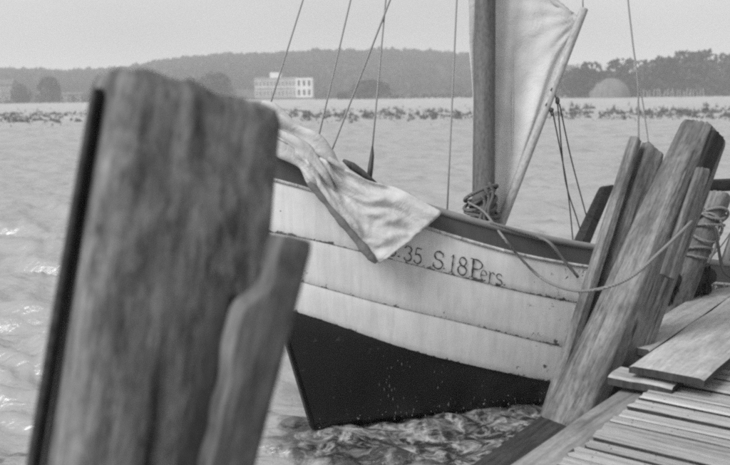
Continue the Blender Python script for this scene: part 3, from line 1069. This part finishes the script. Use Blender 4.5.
sgrid = [[sp(x, y, -0.055 - 0.02 * math.sin(math.pi * c / 4) + (x - 486) * 0.0032) for c, (x, y) in enumerate(r)] for r in SG]
sail = sheet_cloth('sail', sgrid, 70, 110, M['sail'], boat, 0.004, sail_fold, S0)
sb = MB()
sb.tube([sp(512.5, y, 0.005) for y in range(-60, 190, 10)], 0.006, 6)
sb.build('seam', M['sail'], sail, True, S0)
boff = lambda x: -0.01 + 0.0034 * (x - 500)
spar_lo, spar_hi = sp(500, 226, boff(500)), sp(584, 9, boff(584))
dsp = proj(spar_hi)[2]
spar = local_tube('boom', spar_lo, spar_hi, lambda t: 4.8 / F * dsp * (1 - 0.12 * t), M['spar'], boat, 16, 8)
# rigging lines
def line(name, pts, r, mat, parent=None, seg=6, sag=0.0, n=14):
    mb = MB()
    P = [Vector(p) for p in pts]
    if len(P) == 2:
        P = [P[0].lerp(P[1], i / n) - Vector((0, 0, sag * 4 * (i / n) * (1 - i / n))) for i in range(n + 1)]
    else:
        P = [cat(P, i / (n * (len(P) - 1))) for i in range(n * (len(P) - 1) + 1)]
    mb.tube(P, r, seg)
    return mb.build(name, mat, parent, True, parent.location if parent else P[0])
head = cpl(491, -600)
px1 = 0.9 / F * 6.0
def far_rail(px, py): 
    b = min(HULL['rail_top'], key=lambda p: abs(proj(mirror(p))[0] - px))
    return mirror(b)
line('stay', [head, at(266, 118, 6.1)], 1.0 * px1, M['wire'], boat)
line('stay', [head, at(316, 148, 6.0)], 1.0 * px1, M['wire'], boat)
line('stay', [cpl(394, -10), at(332, 150, 5.9)], 1.0 * px1, M['wire'], boat)
line('shroud', [cpl(440, -600), at(372, 152, 5.5)], 0.9 * px1, M['wire'], boat)
tb = MB(); tb.tube([at(372.5, 146, 5.5), at(372, 156, 5.49), at(370.5, 168, 5.48), at(369, 180, 5.47)], lambda t: (0.9 + 1.9 * min(1, t * 2)) * px1, 8)
tb.build('turnbuckle', M['iron'], boat, True, S0)
line('halyard', [cpl(484, -600, 0.2), cpl(447, 214, 0.25)], 0.9 * px1, M['wire'], boat)
line('halyard', [at(583, 10, dsp), at(580, -120, dsp)], 0.8 * px1, M['wire'], boat)
line('sheet', [sp(552, 108, boff(555)), sp(567, 186, 0.05), sp(573.5, 246, 0.1)], 0.75 * px1, M['rope_dark'], boat)
line('sheet', [sp(557.5, 103, boff(556)), sp(565, 178, 0.05), sp(577, 219, 0.08), sp(583, 240, 0.1)], 0.75 * px1, M['rope_dark'], boat)
line('sheet', [sp(559.5, 104, boff(556)), sp(571, 158, 0.05), sp(588, 222, 0.1)], 0.75 * px1, M['rope_dark'], boat)
bl = MB()
for (bx, by, hh) in ((557.5, 101, 7), (551.5, 110, 4)):
    bl.tube([sp(bx - .5, by - hh / 2, boff(556)), sp(bx, by - hh / 4, boff(556)), sp(bx, by + hh / 4, boff(556)), sp(bx + .5, by + hh / 2, boff(556))], lambda t: (1.1 + 1.6 * math.sin(math.pi * t)) * px1, 8)
bl.build('pulley', M['iron'], boat, True, S0)
hk = MB()
for (bx, by) in ((551.5, 92), (546.5, 107)):
    hk.tube([sp(bx + 2.4 * math.cos(a) + 1.5, by + 4.0 * math.sin(a), boff(bx) + 0.02) for a in [R(200 + 20 * i) for i in range(11)]] + [sp(bx + 5.5, by + 9, boff(bx))], 0.7 * px1, 6)
hk.build('hook', M['iron'], boat, True, S0)
# two lines hanging at the right
line('topping_lift', [at(626, -30, 6.4), at(628, 0, 6.4), at(633, 45, 6.4), at(637.5, 80, 6.4), at(638.5, 120, 6.4), at(639, 200, 6.4)], 1.0 * px1, M['wire'], boat)
line('topping_lift', [at(637.5, 80, 6.4), at(642, 98, 6.4), at(646, 125, 6.4), at(651, 160, 6.4), at(658, 205, 6.4)], 0.8 * px1, M['wire'], boat)

# ------------------------------------------------------------------ canvas draped over the bow
T_ = [(262, 116), (283, 125), (304, 133), (322, 145), (332, 162), (366, 180), (402, 190), (441, 212)]
B_ = [(262, 136), (286, 150), (303, 168), (312, 187), (332, 215), (353, 242), (366, 256), (379, 263)]
dg = []
for v, dd in ((0.0, 0.30), (0.25, 0.10), (0.5, -0.03), (0.75, -0.07), (1.0, -0.05)):
    row = []
    for (a, b) in zip(T_, B_):
        x, y = a[0] + (b[0] - a[0]) * v, a[1] + (b[1] - a[1]) * v
        if v not in (0.0, 1.0) and a[0] > 320:
            x += 3.0 * math.sin(math.pi * v)
        row.append(at(x, y, rail_depth(x) + dd))
    dg.append(row)
def drape_fold(p, u, v):
    k = 0.030 * math.sin(v * 15 + u * 5 + 2 * noise.noise((u * 3, v * 3, 5))) * (1.2 - u) + 0.016 * math.sin(u * 22 + v * 9) * (1 - u) + 0.012 * math.sin((u + 1.7 * v) * 13)
    k += 0.035 * noise.noise((u * 5, v * 4, 0.3)) + 0.022 * (1 - 2 * abs(noise.noise((u * 9, v * 7, 2.3)))) + 0.008 * (1 - 2 * abs(noise.noise((u * 22, v * 17, 4.3))))
    if u < 0.62: k += 0.085 * abs(math.sin(v * 6.5 + 5 * u + 1.5 * noise.noise((u * 4, v * 2, 8)))) * (1 - u / 0.62) ** 0.6
    return p + (N_ * 0.6 + A_ * -0.2) * max(-0.02, k + 0.015)
def keep_out(p):
    x, y, d = proj(p)
    h = hull_hit(x, y)
    lim = 99
    if h: lim = h[2] - 0.05
    ry = poly(LINES['rail_top'], x)
    lim = min(lim, rail_depth(x) - 0.05 + max(0, ry - 7 - y) * 0.016)      # over the rail cap, then inboard
    return EYE + ray(x, y) * min(d, lim)
drape = sheet_cloth('draped_sail', dg, 90, 44, M['drape'], None, 0.006, drape_fold, at(340, 190, 5.0), keep_out)
tag(drape, 'crumpled pale canvas sail thrown over the bow rail of the boat', 'sail')
def hull_front(px, py, off):
    h = hull_hit(px, py)
    d = h[2] if h else rail_depth(px)
    return EYE + ray(px, py) * (d - off)
club = local_tube('rolled_edge', hull_front(309, 182, 0.135), hull_front(376, 263, 0.15), lambda t: (2.9 + 1.2 * t + 0.5 * math.sin(t * 17) + 0.4 * math.sin(t * 41)) * 5.0 / F * min(1, 0.35 + (1 - t) * 9), M['canvas_dark'], drape, 14, 26)  # rolled hem, its shadow painted in as darker canvas
for q, (pth, r0) in enumerate((([(258, 113), (284, 124), (310, 139), (330, 158), (344, 172)], 7.5), ([(258, 127), (284, 138), (306, 154), (322, 172), (334, 190)], 6.5), ([(260, 138), (282, 148), (300, 163), (312, 180), (322, 198)], 5.5), ([(262, 122), (290, 137), (318, 152), (338, 166), (358, 178)], 4.5))):
    P = [at(x, y, rail_depth(x) - 0.10 + 0.03 * (q in (0, 3)) + 0.03 * (k == 4)) for k, (x, y) in enumerate(pth)]
    pts = [cat(P, k / 46) for k in range(47)]
    mb = MB()
    mb.tube(pts, lambda t: (1.3 * r0 * (1.0 - 0.62 * t) * (1 + 0.22 * math.sin(t * 13 + q * 2)) * min(1, 0.25 + (1 - t) * 3)) * 5.0 / F, 22)
    for k, v in enumerate(mb.v):
        c = pts[min(46, k // 22)]
        d = Vector(v) - c
        a = 2 * math.pi * (k % 22) / 22
        n = 1 + 0.34 * (1 - 2 * abs(noise.noise((math.cos(a) * 1.6 + q * 5, math.sin(a) * 1.6, (k // 22) * 0.07)))) * 0.7 + 0.22 * math.sin(3 * a + (k // 22) * 0.16 + q)
        mb.v[k] = tuple(c + d * n)
    mb.build('bundle_fold', M['drape'], drape, True, drape.location)
mb = MB()
mb.tube([at(x, y, rail_depth(x) + 0.12) for x, y in ((343, 160), (352, 166), (362, 173), (379, 186))], lambda t: (1.4 + 2.6 * math.sin(math.pi * min(1, t * 1.1))) * 5.2 / F, 8)
fd = mb.build('wooden_fairlead', M['club'], boat, True, S0)

# ------------------------------------------------------------------ ropes of the mooring
rl = lambda px: rail_depth(px)
moor = [at(468, 202, dm - 0.12), at(484, 212, dm - 0.25), hull_front(500, 233, 0.06), hull_front(519.5, 257, 0.07), hull_front(543, 279, 0.12),
        at(571, 290, 4.50), at(599, 289, 4.18), at(631, 277, 4.10), at(662, 250, 4.08), at(680, 233, 4.12), at(691, 222, 4.22), at(698, 214, 4.65), at(704, 209, 5.22)]
mo = line('mooring_rope', moor, 1.4 * 4.8 / F, M['rope'], None, 8, 0, 8)
tag(mo, 'pale mooring rope sagging from the mast across the hull to the lashed pole', 'rope')
st2 = [at(488, 222, rl(488) - 0.02), at(515, 230, rl(515) - 0.03), at(538, 237, rl(538) - 0.04), at(551, 244, rl(551) - 0.07), hull_front(563, 259, 0.06), hull_front(578, 277, 0.05)]
o = line('rail_rope', st2, 1.5 * 5.2 / F, M['rope'], None, 8, 0, 8)
tag(o, 'short rope lying along the rail and hanging over the boat side', 'rope')
# coil of rope round the mast foot
mb = MB()
cp = []
ctr = cpl(482, 206)
for i in range(0, 200):
    t = i / 199
    a = t * 2 * math.pi * 6.3
    rr = 0.098 + 0.022 * math.sin(3.1 * t * 6.28) + 0.016 * noise.noise((t * 14, 0, 0))
    cp.append(ctr + A_ * math.cos(a) * rr + N_ * math.sin(a) * rr + U_ * (0.10 - 0.22 * t + 0.035 * math.sin(a * 0.9 + t * 9)) )
mb.tube(cp, 0.0125, 7)
for q in range(3):
    mb.tube([ctr + A_ * (-0.10 + 0.03 * q + 0.03 * math.sin(k * 0.8)) + N_ * (0.115 + 0.01 * q) + U_ * (0.09 - 0.30 * k / 9 + 0.03 * q) for k in range(10)], 0.0115, 7)
o = mb.build('rope_coil', M['coil'], None, True)
tag(o, 'thick coil of rope wound round the foot of the mast', 'rope')

# ------------------------------------------------------------------ timber posts
def timber(name, base, top, w0, w1, dratio, yaw, mat, label, cat_, group=None, parent=None, amp=0.010, expo=5.0, nl=60, seg=44,
           cut=(0, 0), bow=0.0, chips=(), shear=0.0, seed=0, rough_top=0.012, xform=None):
    """rounded-square timber, own z along its length; w0, w1 half widths at foot and head"""
    base, top = Vector(base), Vector(top)
    z = (top - base).normalized()
    x = (RIGHT - z * RIGHT.dot(z)).normalized()
    y = z.cross(x)
    ca, sa = math.cos(yaw), math.sin(yaw)
    x, y = x * ca + y * sa, y * ca - x * sa
    L = (top - base).length
    rows = []
    for i in range(nl + 1):
        t = i / nl
        ring = []
        for j in range(seg):
            a = 2 * math.pi * j / seg
            c, s = math.cos(a), math.sin(a)
            k = (abs(c) ** expo + abs(s) ** expo) ** (-1 / expo)
            w = w0 + (w1 - w0) * t
            d = w * dratio
            q = 1 + 0
            zz = L * t
            n1 = noise.noise((c * 1.5 + seed, s * 1.5, zz * 1.3))
            n2 = noise.noise((c * 7 + seed, s * 7, zz * 1.0 + 9))
            n3 = noise.noise((c * 17, s * 17 + seed, zz * 1.6 + 3))
            e = amp * (0.9 * n1 + 0.45 * n2 + 0.35 * n3)
            px, py = c * k * w + c * e, s * k * d + s * e
            pz = zz
            if t > 0.85:
                f = (t - 0.85) / 0.15
                pz += f * (cut[0] * c * k + cut[1] * s * k) * w + f * rough_top * (noise.noise((c * 3, s * 3, seed + 5)) * 0.6 + noise.noise((c * 9, s * 9, seed + 8)) * 0.8)
                if i == nl: px *= 0.955; py *= 0.955
            px += bow * math.sin(math.pi * t)
            if xform: px, py, pz = xform(px, py, pz, t, c, s)
            ring.append(Vector((px, py, pz)))
        rows.append(ring)
    mb = MB()
    mb.grid(rows, True)
    # head: two shrinking rings and a centre
    k = (nl) * seg
    prev = k
    cen = sum(rows[-1], Vector()) / seg
    for f in (0.8, 0.45):
        st = len(mb.v)
        for j in range(seg):
            p = cen + (rows[-1][j] - cen) * f
            p = p + Vector((0, 0, rough_top * (0.6 + noise.noise((p.x * 14 + seed, p.y * 14, f)))))
            mb.v.append(tuple(p))
        for j in range(seg):
            mb.f.append((prev + j, prev + (j + 1) % seg, st + (j + 1) % seg, st + j))
        prev = st
    mb.v.append(tuple(cen + Vector((0, 0, rough_top * 0.8))))
    q = len(mb.v) - 1
    for j in range(seg): mb.f.append((prev + j, prev + (j + 1) % seg, q))
    mb.f.append(tuple(range(seg - 1, -1, -1)))
    me = mb.mesh(name, mat, True)
    o = bpy.data.objects.new(name, me); COL.objects.link(o)
    mw = Matrix(((x.x, y.x, z.x, base.x), (x.y, y.y, z.y, base.y), (x.z, y.z, z.z, base.z), (0, 0, 0, 1)))
    hang(o, parent, mw)
    m = o.modifiers.new('es', 'EDGE_SPLIT'); m.split_angle = R(42)
    if parent is None: tag(o, label, cat_, group)
    return o
def px_timber(name, b, t, db, dt, wb, wt, dratio, yaw, mat, label, cat_, sink=0.5, **kw):
    B, T = at(b[0], b[1], db), at(t[0], t[1], dt)
    z = (T - B)
    L = z.length
    ex = kw.get('expo', 5.0); q = ex / (ex - 1)
    fac = (abs(math.cos(yaw)) ** q + (dratio * abs(math.sin(yaw))) ** q) ** (1 / q)
    wb_, wt_ = wb / 2 / F * db / fac, wt / 2 / F * dt / fac
    B2 = B - z.normalized() * sink
    wb2 = wb_ + (wb_ - wt_) * sink / L
    return timber(name, B2, T, wb2, wt_, dratio, yaw, mat, label, cat_, **kw)

# near pile, out of focus at the left
DP = 1.62
pile = px_timber('mooring_pile', (139, 480), (187, 97), DP, DP, 220, 193, 0.78, R(31), M['near_pile'],
                 'massive blurred timber pile nearest the camera, cut roughly across its top', 'pile', 1.6, amp=0.007, expo=6.5, nl=110, seg=72, cut=(-0.10, -0.02), seed=3, rough_top=0.012)
px_timber('side_shade_board', (31, 480), (97, 94), DP - 0.12, DP - 0.12, 9, 8, 3.0, R(-4), M['stringer_dark'], '', '', 1.6, parent=pile, amp=0.003, nl=40, seg=20, cut=(0.5, 0))  # board on the pile's left, its shadow painted as dark wood
px_timber('shadow_strip', (196, 480), (228, 300), 1.435, 1.435, 44, 20, 0.16, R(20), M['dark_post'], '', '', 1.2, parent=pile, amp=0.010, nl=60, seg=28, expo=3, seed=77)  # added dark strip painting the shadow between pile and stub
def knot(px, py, pz, t, c, s):
    k = math.exp(-((pz - KN[0]) / 0.055) ** 2)
    if c < -0.2: px -= KN[1] * k * (-c)
    k2 = 1 / (1 + math.exp(-(pz - KN[0] - 0.055) / 0.009))
    if c < -0.2: px += 0.0022 * math.sin(pz * 70) * (-c)
    if c < -0.2: px += KN[2] * k2 * (-c)
    return px, py, pz
KN = (1.635, 0.010, 0.046)
px_timber('broken_post', (226, 470), (281, 236), 1.42, 1.42, 54, 64, 0.8, R(27), M['near_post'],
          'short blurred post with a knotty bulge, standing against the near pile', 'post', 1.4, amp=0.005, expo=8, nl=120, seg=56, seed=8, cut=(0.02, 0), rough_top=0.004, xform=knot)

# posts at the corner of the jetty
px_timber('plank_post', (549, 415), (635.5, 139), 4.62, 4.74, 14, 11, 1.6, R(18), M['plank_post'], 'thin pale plank leaning at the boat side, slimmest of the leaning posts', 'post', 0.5, amp=0.004, nl=70, seg=28, expo=7, cut=(-0.3, 0), seed=1)
px_timber('split_post', (563, 415), (653, 150), 4.70, 4.78, 26, 24, 0.7, R(14), M['pile'], 'rough split post with a dark weathered face, between thin plank and big pile', 'post', 0.5, amp=0.012, nl=70, seg=40, expo=5, cut=(-0.35, 0), seed=12)
big = px_timber('mooring_pile', (586, 415), (704.5, 131), 4.36, 4.50, 77, 48, 0.8, R(33), M['pile'], 'big leaning timber pile with sawn top and dark side, at the jetty corner', 'pile', 0.6, amp=0.014, nl=100, seg=64, expo=6.5, cut=(-0.10, 0.05), seed=21)
px_timber('side_shade_board', (676, 240), (718, 136), 4.34, 4.40, 17, 17, 0.35, R(33), M['dark_post'], '', '', 0.0, parent=big, amp=0.004, nl=40, seg=28, cut=(-0.2, 0.0), seed=33)  # added dark slab painting shade onto the pile's right face
px_timber('cleat_board', (667, 277), (703, 170), 4.20, 4.28, 17, 16, 0.5, R(25), M['pile'], '', '', 0.0, parent=big, amp=0.008, nl=40, seg=28, cut=(0.1, 0), seed=31)
px_timber('lashed_pole', (683, 290), (719, 194), 5.30, 5.36, 21, 24, 1.0, R(20), M['pile'], 'shorter leaning pole lashed with turns of rope, right of the big pile', 'pole', 0.9, amp=0.009, nl=60, seg=36, expo=3.2, cut=(0.12, 0.05), seed=41)
px_timber('dark_post', (572, 264), (606, 187), 6.7, 6.8, 17, 12, 1.0, R(20), M['stringer_dark'], 'dark stubby post behind the boat rail, left of the thin pale plank', 'post', 1.3, amp=0.01, nl=40, seg=28, expo=4, cut=(0.8, 0), seed=51)
px_timber('edge_pole', (716, 300), (752, 196), 5.7, 5.8, 15, 15, 1.0, R(20), M['pile'], 'leaning pole cut off by the right edge of the picture behind the lashing', 'pole', 0.9, amp=0.006, nl=40, seg=24, seed=61)
tm = timber('cross_beam', at(704, 186, 5.9), at(800, 182, 6.2), 0.040, 0.040, 1.0, 0, M['dark_post'], 'dark horizontal beam behind the top of the lashed pole', 'beam', amp=0.006, nl=30, seg=24)

# lashing on the pole
def lash(c0, axis, r, turns, rise, rad, phase=0.0, n=26, wob=0.012):
    axis = axis.normalized()
    x = (RIGHT - axis * RIGHT.dot(axis)).normalized(); y = axis.cross(x)
    pts = []
    for i in range(int(turns * n) + 1):
        a = 2 * math.pi * i / n + phase
        pts.append(c0 + (x * math.cos(a) + y * math.sin(a)) * (r + 0.006 * math.sin(a * 0.37 + 1)) + axis * (rise * i / (turns * n) + wob * math.sin(a * 1.0 + phase)))
    return pts
pa = at(719, 194, 5.36) - at(683, 290, 5.30)
mb = MB()
pc = lambda t: at(683, 290, 5.30).lerp(at(719, 194, 5.36), t)
_ax = pa.normalized()
_lx = (RIGHT - _ax * RIGHT.dot(_ax)).normalized(); _ly = _ax.cross(_lx)
for tt, tl, ph, rr in ((0.80, 0.050, 0.3, .084), (0.74, 0.075, 2.6, .087), (0.68, 0.035, 1.2, .090), (0.63, 0.085, 3.4, .086), (0.58, 0.06, 0.2, .092), (0.40, 0.035, 2.2, .083), (0.35, 0.02, 0.8, .082)):
    mb.tube([pc(tt) + (_lx * math.cos(a) + _ly * math.sin(a)) * (rr + 0.005 * math.sin(3 * a + ph)) + _ax * tl * math.sin(a + ph) for a in [2 * math.pi * k / 30 for k in range(31)]], 0.0095, 7)
mb.tube([pc(0.66) + _ly * -0.10 + _lx * 0.02, pc(0.58) + _ly * -0.105 + _lx * 0.05, pc(0.45) + _ly * -0.10 + _lx * 0.06, pc(0.30) + _ly * -0.10 + _lx * 0.05], 0.009, 7)
o = mb.build('lashing', M['rope'], None, True)
tag(o, 'turns of pale rope wound round the shorter leaning pole', 'rope')
o = line('cable', [at(715, 228, 5.22), at(718, 245, 5.2), at(721, 262, 5.2), at(726, 274, 5.18), at(738, 280, 5.16)], 1.5 * px1, M['iron'], None, 7, 0, 6)
tag(o, 'black cable hanging in a bend from the lashed pole', 'cable')
o = line('thin_line', [at(742, 215, 5.6), at(722, 245, 5.5), at(704, 264, 5.4)], 0.7 * px1, M['wire'], None, 6, 0, 6)
tag(o, 'thin slack line running down beside the black cable', 'rope')
# brush fender between boat and jetty
fc = at(690, 279, 5.35)
fen = empty('brush_fender', fc, 'dark bristly brush fender behind the foot of the lashed pole', 'fender')
fa = (at(708, 276, 5.42) - at(670, 282, 5.28))
mb = MB(); mb.tube([fc - fa * 0.55 + fa * 1.1 * i / 8 for i in range(9)], lambda t: 0.05, 12); mb.build('roller', M['dark_post'], fen, True, fc)
mb = MB()
for i in range(420):
    t = random.uniform(-0.55, 0.55); a = random.uniform(0, 6.28)
    d = (RIGHT * math.cos(a) * 0.3 + FWD * math.cos(a) * 0.6 + UP * math.sin(a)).normalized()
    p = fc + fa * t + d * 0.045
    mb.tube([p, p + d * 0.03 + Vector((0, 0, -0.02)), p + d * 0.045 + Vector((random.uniform(-.02, .02), 0, random.uniform(-0.07, -0.02)))], 0.004, 3, False)
bo = mb.build('bristles', M['dark_post'], fen, False, fc); bo['kind'] = 'stuff'

# ------------------------------------------------------------------ jetty
DECK = 0.55
JA = R(37.5)
JU = Vector((math.sin(JA), math.cos(JA), 0))
JV = Vector((math.cos(JA), -math.sin(JA), 0))
JZ = Vector((0, 0, 1))
def juv(p): return p.dot(JU), p.dot(JV)
u0, v0 = juv(onz(560, 465, DECK)); u1, v1 = juv(onz(655, 381, DECK))
jet = empty('jetty', JU * u1 + JV * (v1 + 0.8) + JZ * DECK, 'wooden jetty of narrow weathered slats on beams, at lower right', 'jetty')
MR = Matrix(((JV.x, JU.x, 0, 0), (JV.y, JU.y, 0, 0), (0, 0, 1, 0), (0, 0, 0, 1)))   # local x along a slat, y along the jetty
def slab_mesh(name, lx, ly, lz, mat, warp=0.006, nx=14, seed=0, chip=0.01):
    mb = MB()
    rows = []
    prof = [(-1, -1), (1, -1), (1, .55), (.88, 1), (.3, 1.06), (-.3, 1.02), (-.88, 1), (-1, .55)]
    for i in range(nx + 1):
        t = i / nx
        x = -lx / 2 + lx * t
        dz = warp * noise.noise((t * 2.2, seed, 0)); dy = warp * 0.6 * noise.noise((t * 3, seed, 7))
        r = []
        for k, (py, pz) in enumerate(prof):
            e = chip if i in (0, nx) else 0.0
            r.append(Vector((x + e * noise.noise((py * 2, pz * 2, seed + i)), py * ly / 2 * (1 + 0.05 * noise.noise((t * 7, k, seed))) + dy, pz * lz / 2 + dz)))
        rows.append(r)
    mb.grid(rows, True)
    mb.f.append(tuple(range(7, -1, -1))); mb.f.append(tuple(nx * 8 + k for k in range(8)))
    me = mb.mesh(name, mat, False)
    me.materials.append(M['edge_shade'])
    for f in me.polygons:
        if len(f.vertices) == 8 or (f.index < nx * 8 and f.index % 8 in (1, 7)): f.material_index = 1   # sawn sides and ends, gap shade put into their colour
    return me
sm = [slab_mesh('slat', 2.6, 1.0, 0.034, M['slat'], 0.006, 16, i * 3.7, 0.02) for i in range(7)]
u = u0 - 1.4
i = 0
while u < u1 + 3.2:
    wd = random.choice((0.058, 0.066, 0.074, 0.082, 0.094))
    gap = random.uniform(0.018, 0.026) if random.random() < 0.75 else random.uniform(0.026, 0.038)
    uc = u + wd / 2
    f = (uc - u0) / (u1 - u0)
    ve = v0 + (v1 - v0) * f + random.uniform(-0.018, 0.018)
    p = JU * uc + JV * (ve + 1.3) + JZ * (DECK - 0.017 + random.uniform(-0.005, 0.004))
    o = bpy.data.objects.new('slat', random.choice(sm)); COL.objects.link(o)
    tilt = Matrix.Rotation(R(random.uniform(-1.5, 1.0)), 4, 'X') @ Matrix.Rotation(R(random.uniform(-0.7, 0.7)), 4, 'Z')
    hang(o, jet, Matrix.Translation(p) @ MR @ tilt @ Matrix.Diagonal((1, wd, 1, 1)))
    u += wd + gap
    i += 1
# nail heads over the beam
mb = MB()
for o in [c for c in jet.children if c.name.startswith('slat')]:
    mw = WORLD[o.name]
    for xx in (-1.3 + 0.09, -1.3 + 0.26):
        for yy in (-0.26, 0.26):
            c = mw @ Vector((xx + random.uniform(-.012, .012), yy + random.uniform(-.08, .08), 0.0172))
            if c.y > 6: continue
            ring = [c + Vector((0.0042 * math.cos(a), 0.0042 * math.sin(a), 0.0)) for a in [k * math.pi / 3 for k in range(6)]]
            mb.add(ring + [c + JZ * 0.003], [(k, (k + 1) % 6, 6) for k in range(6)])
nl_ = mb.build('nail_heads', M['iron'], jet, False, jet.location); nl_['kind'] = 'stuff'
MRU = Matrix(((JU.x, -JV.x, 0, 0), (JU.y, -JV.y, 0, 0), (0, 0, 1, 0), (0, 0, 0, 1)))   # local x along the jetty
def beam(name, p_from, p_to, wid, hgt, z, mat, inner=None, parent=None, ext=(0, 0)):
    """beam whose top's left edge runs through two picture points"""
    a, b = onz(p_from[0], p_from[1], z), onz(p_to[0], p_to[1], z)
    d = (b - a).normalized()
    side = Vector((d.y, -d.x, 0))
    a = a - d * ext[0]; b = b + d * ext[1]
    c = (a + b) / 2 + side * wid / 2 - JZ * hgt / 2
    me = slab_mesh(name, (b - a).length, wid, hgt, mat, 0.01, 16, len(name), 0.01)
    o = bpy.data.objects.new(name, me); COL.objects.link(o)
    hang(o, parent, Matrix.Translation(c) @ Matrix(((d.x, -side.x, 0, 0), (d.y, -side.y, 0, 0), (0, 0, 1, 0), (0, 0, 0, 1))))
    return o
beam('stringer', (504, 465), (613, 391), 0.34, 0.16, DECK - 0.045, M['stringer'], parent=jet, ext=(1.6, 0.25))
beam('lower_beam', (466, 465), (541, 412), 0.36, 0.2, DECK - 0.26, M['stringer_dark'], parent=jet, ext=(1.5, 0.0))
# short planks under the loose boards
def lying(name, corner, ulen, vlen, th, z, mat, label, cat_, group=None, along='u', rot=0.0, seed=0):
    """board whose near-left top corner is seen at that place"""
    c = onz(corner[0], corner[1], z)
    m = c + JU * ulen / 2 + JV * vlen / 2 - JZ * th / 2
    if along == 'u': me, mr = slab_mesh(name, ulen, vlen, th, mat, 0.002, 14, seed, 0.006), MRU
    else: me, mr = slab_mesh(name, vlen, ulen, th, mat, 0.008, 14, seed, 0.01), MR
    o = bpy.data.objects.new(name, me); COL.objects.link(o)
    hang(o, None, Matrix.Translation(m) @ mr @ Matrix.Rotation(rot, 4, 'Z'))
    tag(o, label, cat_, group)
    return o
BZ = DECK + 0.095
lying('short_plank', (608, 375), 0.17, 0.30, 0.045, DECK + 0.035, M['board'], 'short plank end jutting out from under the loose boards', 'plank', 'planks lying on the jetty', 'v', 0.0, 2)
bu0 = juv(onz(629, 365.5, BZ))
bu1 = juv(onz(700, 383, BZ))
vw = bu1[1] - bu0[1]
lying('loose_board', (629, 365.5), 2.6, vw, 0.035, BZ, M['board'], 'wide loose board lying along the jetty with its near end at the slats', 'board', 'planks lying on the jetty', 'u', 0.0, 5)
vl = juv(onz(655, 319, BZ))[1]
c = JU * juv(onz(650, 350, BZ))[0] + JV * vl + JZ * BZ
x, y, _ = proj(c)
lying('loose_board', (x, y), 2.4, bu0[1] - vl - 0.008, 0.035, BZ, M['board'], 'second loose board behind the wide one, beside the big pile', 'board', 'planks lying on the jetty', 'u', 0.0, 9)

# ------------------------------------------------------------------ spray and drips
mb = MB()
def drop(p, r, st=1.0, axis=Vector((0, 0, 1))):
    x = axis.orthogonal().normalized(); y = axis.cross(x)
    mb.add([p + axis * r * st, p - axis * r * st, p + x * r, p - x * r, p + y * r, p - y * r],
           [(0, 2, 4), (0, 4, 3), (0, 3, 5), (0, 5, 2), (1, 4, 2), (1, 3, 4), (1, 5, 3), (1, 2, 5)])
for i in range(46):
    px = random.choice((random.gauss(386, 4), random.uniform(370, 540), random.gauss(405, 8), random.uniform(420, 540)))
    lo = poly(LINES['paint'], px) + 6
    py = lo + (poly(LINES['water'], px) - lo) * random.random() ** 0.7
    h = hull_hit(px, py)
    if h: drop(h[0] + h[1] * random.uniform(0.012, 0.05), random.uniform(0.0009, 0.0022), random.uniform(1.5, 9.0))
for i in range(90):
    s = random.uniform(-0.1, 1.6); t = abs(random.gauss(0, 0.16))
    d = Vector((math.cos(R(15)), math.sin(R(15)), 0)); q = Vector((math.sin(R(15)), -math.cos(R(15)), 0))
    p = S0 + d * s + q * (t + 0.03) + JZ * (0.03 + abs(random.gauss(0, 0.035)))
    drop(p, random.uniform(0.0012, 0.0035), random.uniform(0.8, 1.8), Vector((random.uniform(-.5, .5), random.uniform(-.5, .5), 1)).normalized())
sm_ = N('spray_water').fin(0.26, 0.3, None, 0.4)
o = mb.build('spray', sm_, None, False)
tag(o, 'white drops of spray and drips along the wet black bottom', 'spray', kind='stuff')
print('HULL z', [round(p.z, 2) for p in HULL['water'][::6]], 'rail', [round(p.z, 2) for p in HULL['rail_top'][::6]], 'depth', [round(proj(p)[2], 2) for p in HULL['rail_top'][::6]], 'px', [round(proj(p)[0]) for p in HULL['rail_top'][::6]])
